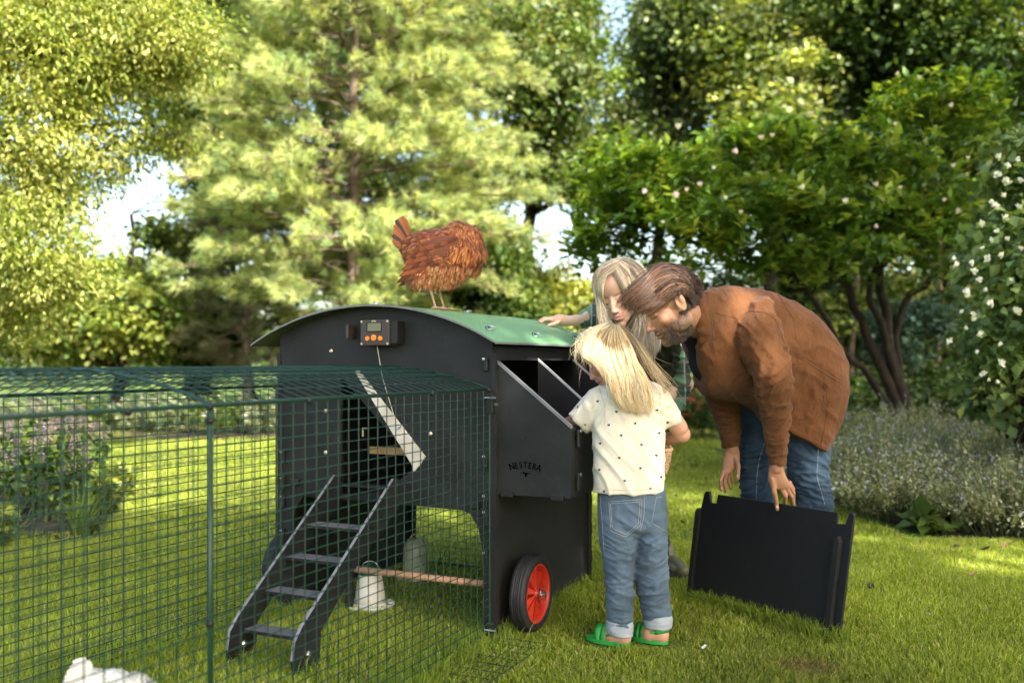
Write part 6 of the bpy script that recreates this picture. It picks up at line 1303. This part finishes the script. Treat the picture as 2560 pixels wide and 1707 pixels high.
    low = (v[:, 2] < .17) & trunk; coat('belly_fluff', low, 2600, .030, .0038, (-.3, 0, -1), wh if white else [(.38, .15, .055), (.30, .10, .03), (.46, .23, .10)], stand=.5)
    neck = (v[:, 0] > .07) & (v[:, 2] > .20); coat('hackle', neck, 1800, .036, .0038, (-.5, .1, -.85), wh if white else [(.42, .14, .03), (.28, .07, .02), (.50, .20, .06)], .006, .1)
    # folded wings
    for sy in (-1, 1):
        wv, wf_, wc = [], [], []
        m = MB(); m.ball(q(.015, sy*.082, .225), V(.095, .016, .055), 10); w0 = np.array(m.v); ww = (w0 - q(.015, 0, .225)); ang = -.28; w0 = q(.015, 0, .225) + np.stack([ww[:, 0]*math.cos(ang) + ww[:, 2]*math.sin(ang), ww[:, 1], -ww[:, 0]*math.sin(ang) + ww[:, 2]*math.cos(ang)], 1)
        wo_ = make('wing', T(w0), m.f, M['henskin'], o, True, cols=np.tile(V(*pc[2]), (len(w0), 1)))
        vs, fs, cs = [], [], []
        for row in range(6):
            for k in range(13):
                x = .095 - k*.0150 - row*.004; z = .262 - row*.017 - k*.0030 + (.010 if k < 3 else 0); l = .034 + row*.009 + k*.0012; y = sy*(.098 - .004*row + .0015*(k % 2) - .0009*max(0, k-6)); d = norm(V(-1, 0, -.25 - .05*row)); up = V(0, 0, 1); n0 = len(vs)
                p = q(x, y, z); w1 = .0105; dn = norm(np.cross(V(0, 1, 0), d)); 
                vs += [p - dn*w1*.5, p + dn*w1*.5, p + d*l*.65 + dn*w1, p + d*l*.65 + V(0, sy*.003, 0), p + d*l*.65 - dn*w1, p + d*l]
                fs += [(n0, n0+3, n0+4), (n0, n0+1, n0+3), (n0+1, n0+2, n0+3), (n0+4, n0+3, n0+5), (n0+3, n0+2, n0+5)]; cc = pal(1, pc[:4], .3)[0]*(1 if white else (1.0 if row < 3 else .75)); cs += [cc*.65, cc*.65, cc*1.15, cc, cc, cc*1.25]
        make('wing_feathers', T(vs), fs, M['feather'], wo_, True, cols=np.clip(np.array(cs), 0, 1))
    # tail
    vs, fs, cs = [], [], []
    for k in range(14):
        a = math.radians(100 + 42*(k % 7)/6*1.0) if True else 0; a = math.radians(113 + (k % 7)*6.5); sy = -1 if k < 7 else 1; l = .125 - .006*abs((k % 7) - 2); d = V(math.cos(a), sy*.12, math.sin(a)); d = norm(d); p = q(-.118, sy*.010, .262 - .006*(k % 7)); w1 = .017; dn = norm(np.cross(V(0, 1, 0), d)); n0 = len(vs)
        vs += [p - dn*.006, p + dn*.006, p + d*l*.75 + dn*w1, p + d*l*.75 + V(0, sy*.004, 0), p + d*l*.75 - dn*w1, p + d*l + dn*w1*.3, p + d*l - dn*w1*.5]
        fs += [(n0, n0+3, n0+4), (n0, n0+1, n0+3), (n0+1, n0+2, n0+3), (n0+4, n0+3, n0+6), (n0+3, n0+2, n0+5), (n0+3, n0+5, n0+6)]; cc = V(*(wh[k % 3] if white else [(.30, .09, .03), (.05, .035, .035), (.34, .12, .04)][(k*2) % 3])); cs += [cc*.7, cc*.7, cc, cc, cc, cc*1.1, cc*1.1]
    make('tail', T(vs), fs, M['feather'], o, True, cols=np.clip(np.array(cs), 0, 1))
    cm = MB()
    for k in range(5): cm.ball(hd + q(-.012 + .008*k, 0, .022 - .002*abs(k-2)), V(.005, .003, .009), 4)
    make('comb', T(cm.v), cm.f, M['comb'], o, True); bk = MB(); bk.tube([hd + q(.018, 0, -.004), hd + q(.040, 0, -.012)], [.007, .001], 6); make('beak', T(bk.v), bk.f, M['beak'], o)
    for sy in (-1, 1): ey = MB(); ey.ball(hd + q(.008, sy*.018, .004), .0042, 5); make('eye', T(ey.v), ey.f, M['dark'], o, True)
M['henskin'] = mat('hen_skin', (.4, .2, .1), .7, attr=True); M['feather'] = mat('feather', (.3, .1, .03), .6, .3, attr=True, trans=.12, sheen=.2); M['comb'] = mat('comb_red', (.55, .03, .02), .5); M['beak'] = mat('beak_horn', (.45, .28, .1), .4)
fc = C(.445, .38, 0); hen(V(fc[0] + .005, fc[1], roof_z(.42) + .001), 1.06, 1, math.radians(4), 'brown hen preening on top of the green coop roof', zs=.96, xs=.80)
hen(V(P(262, 904, 2.30)[0], 2.30, .0), .62, 1, math.radians(44), 'white hen in the grass inside the wire run, only its back and tail in view', True, False, pitch=.34)
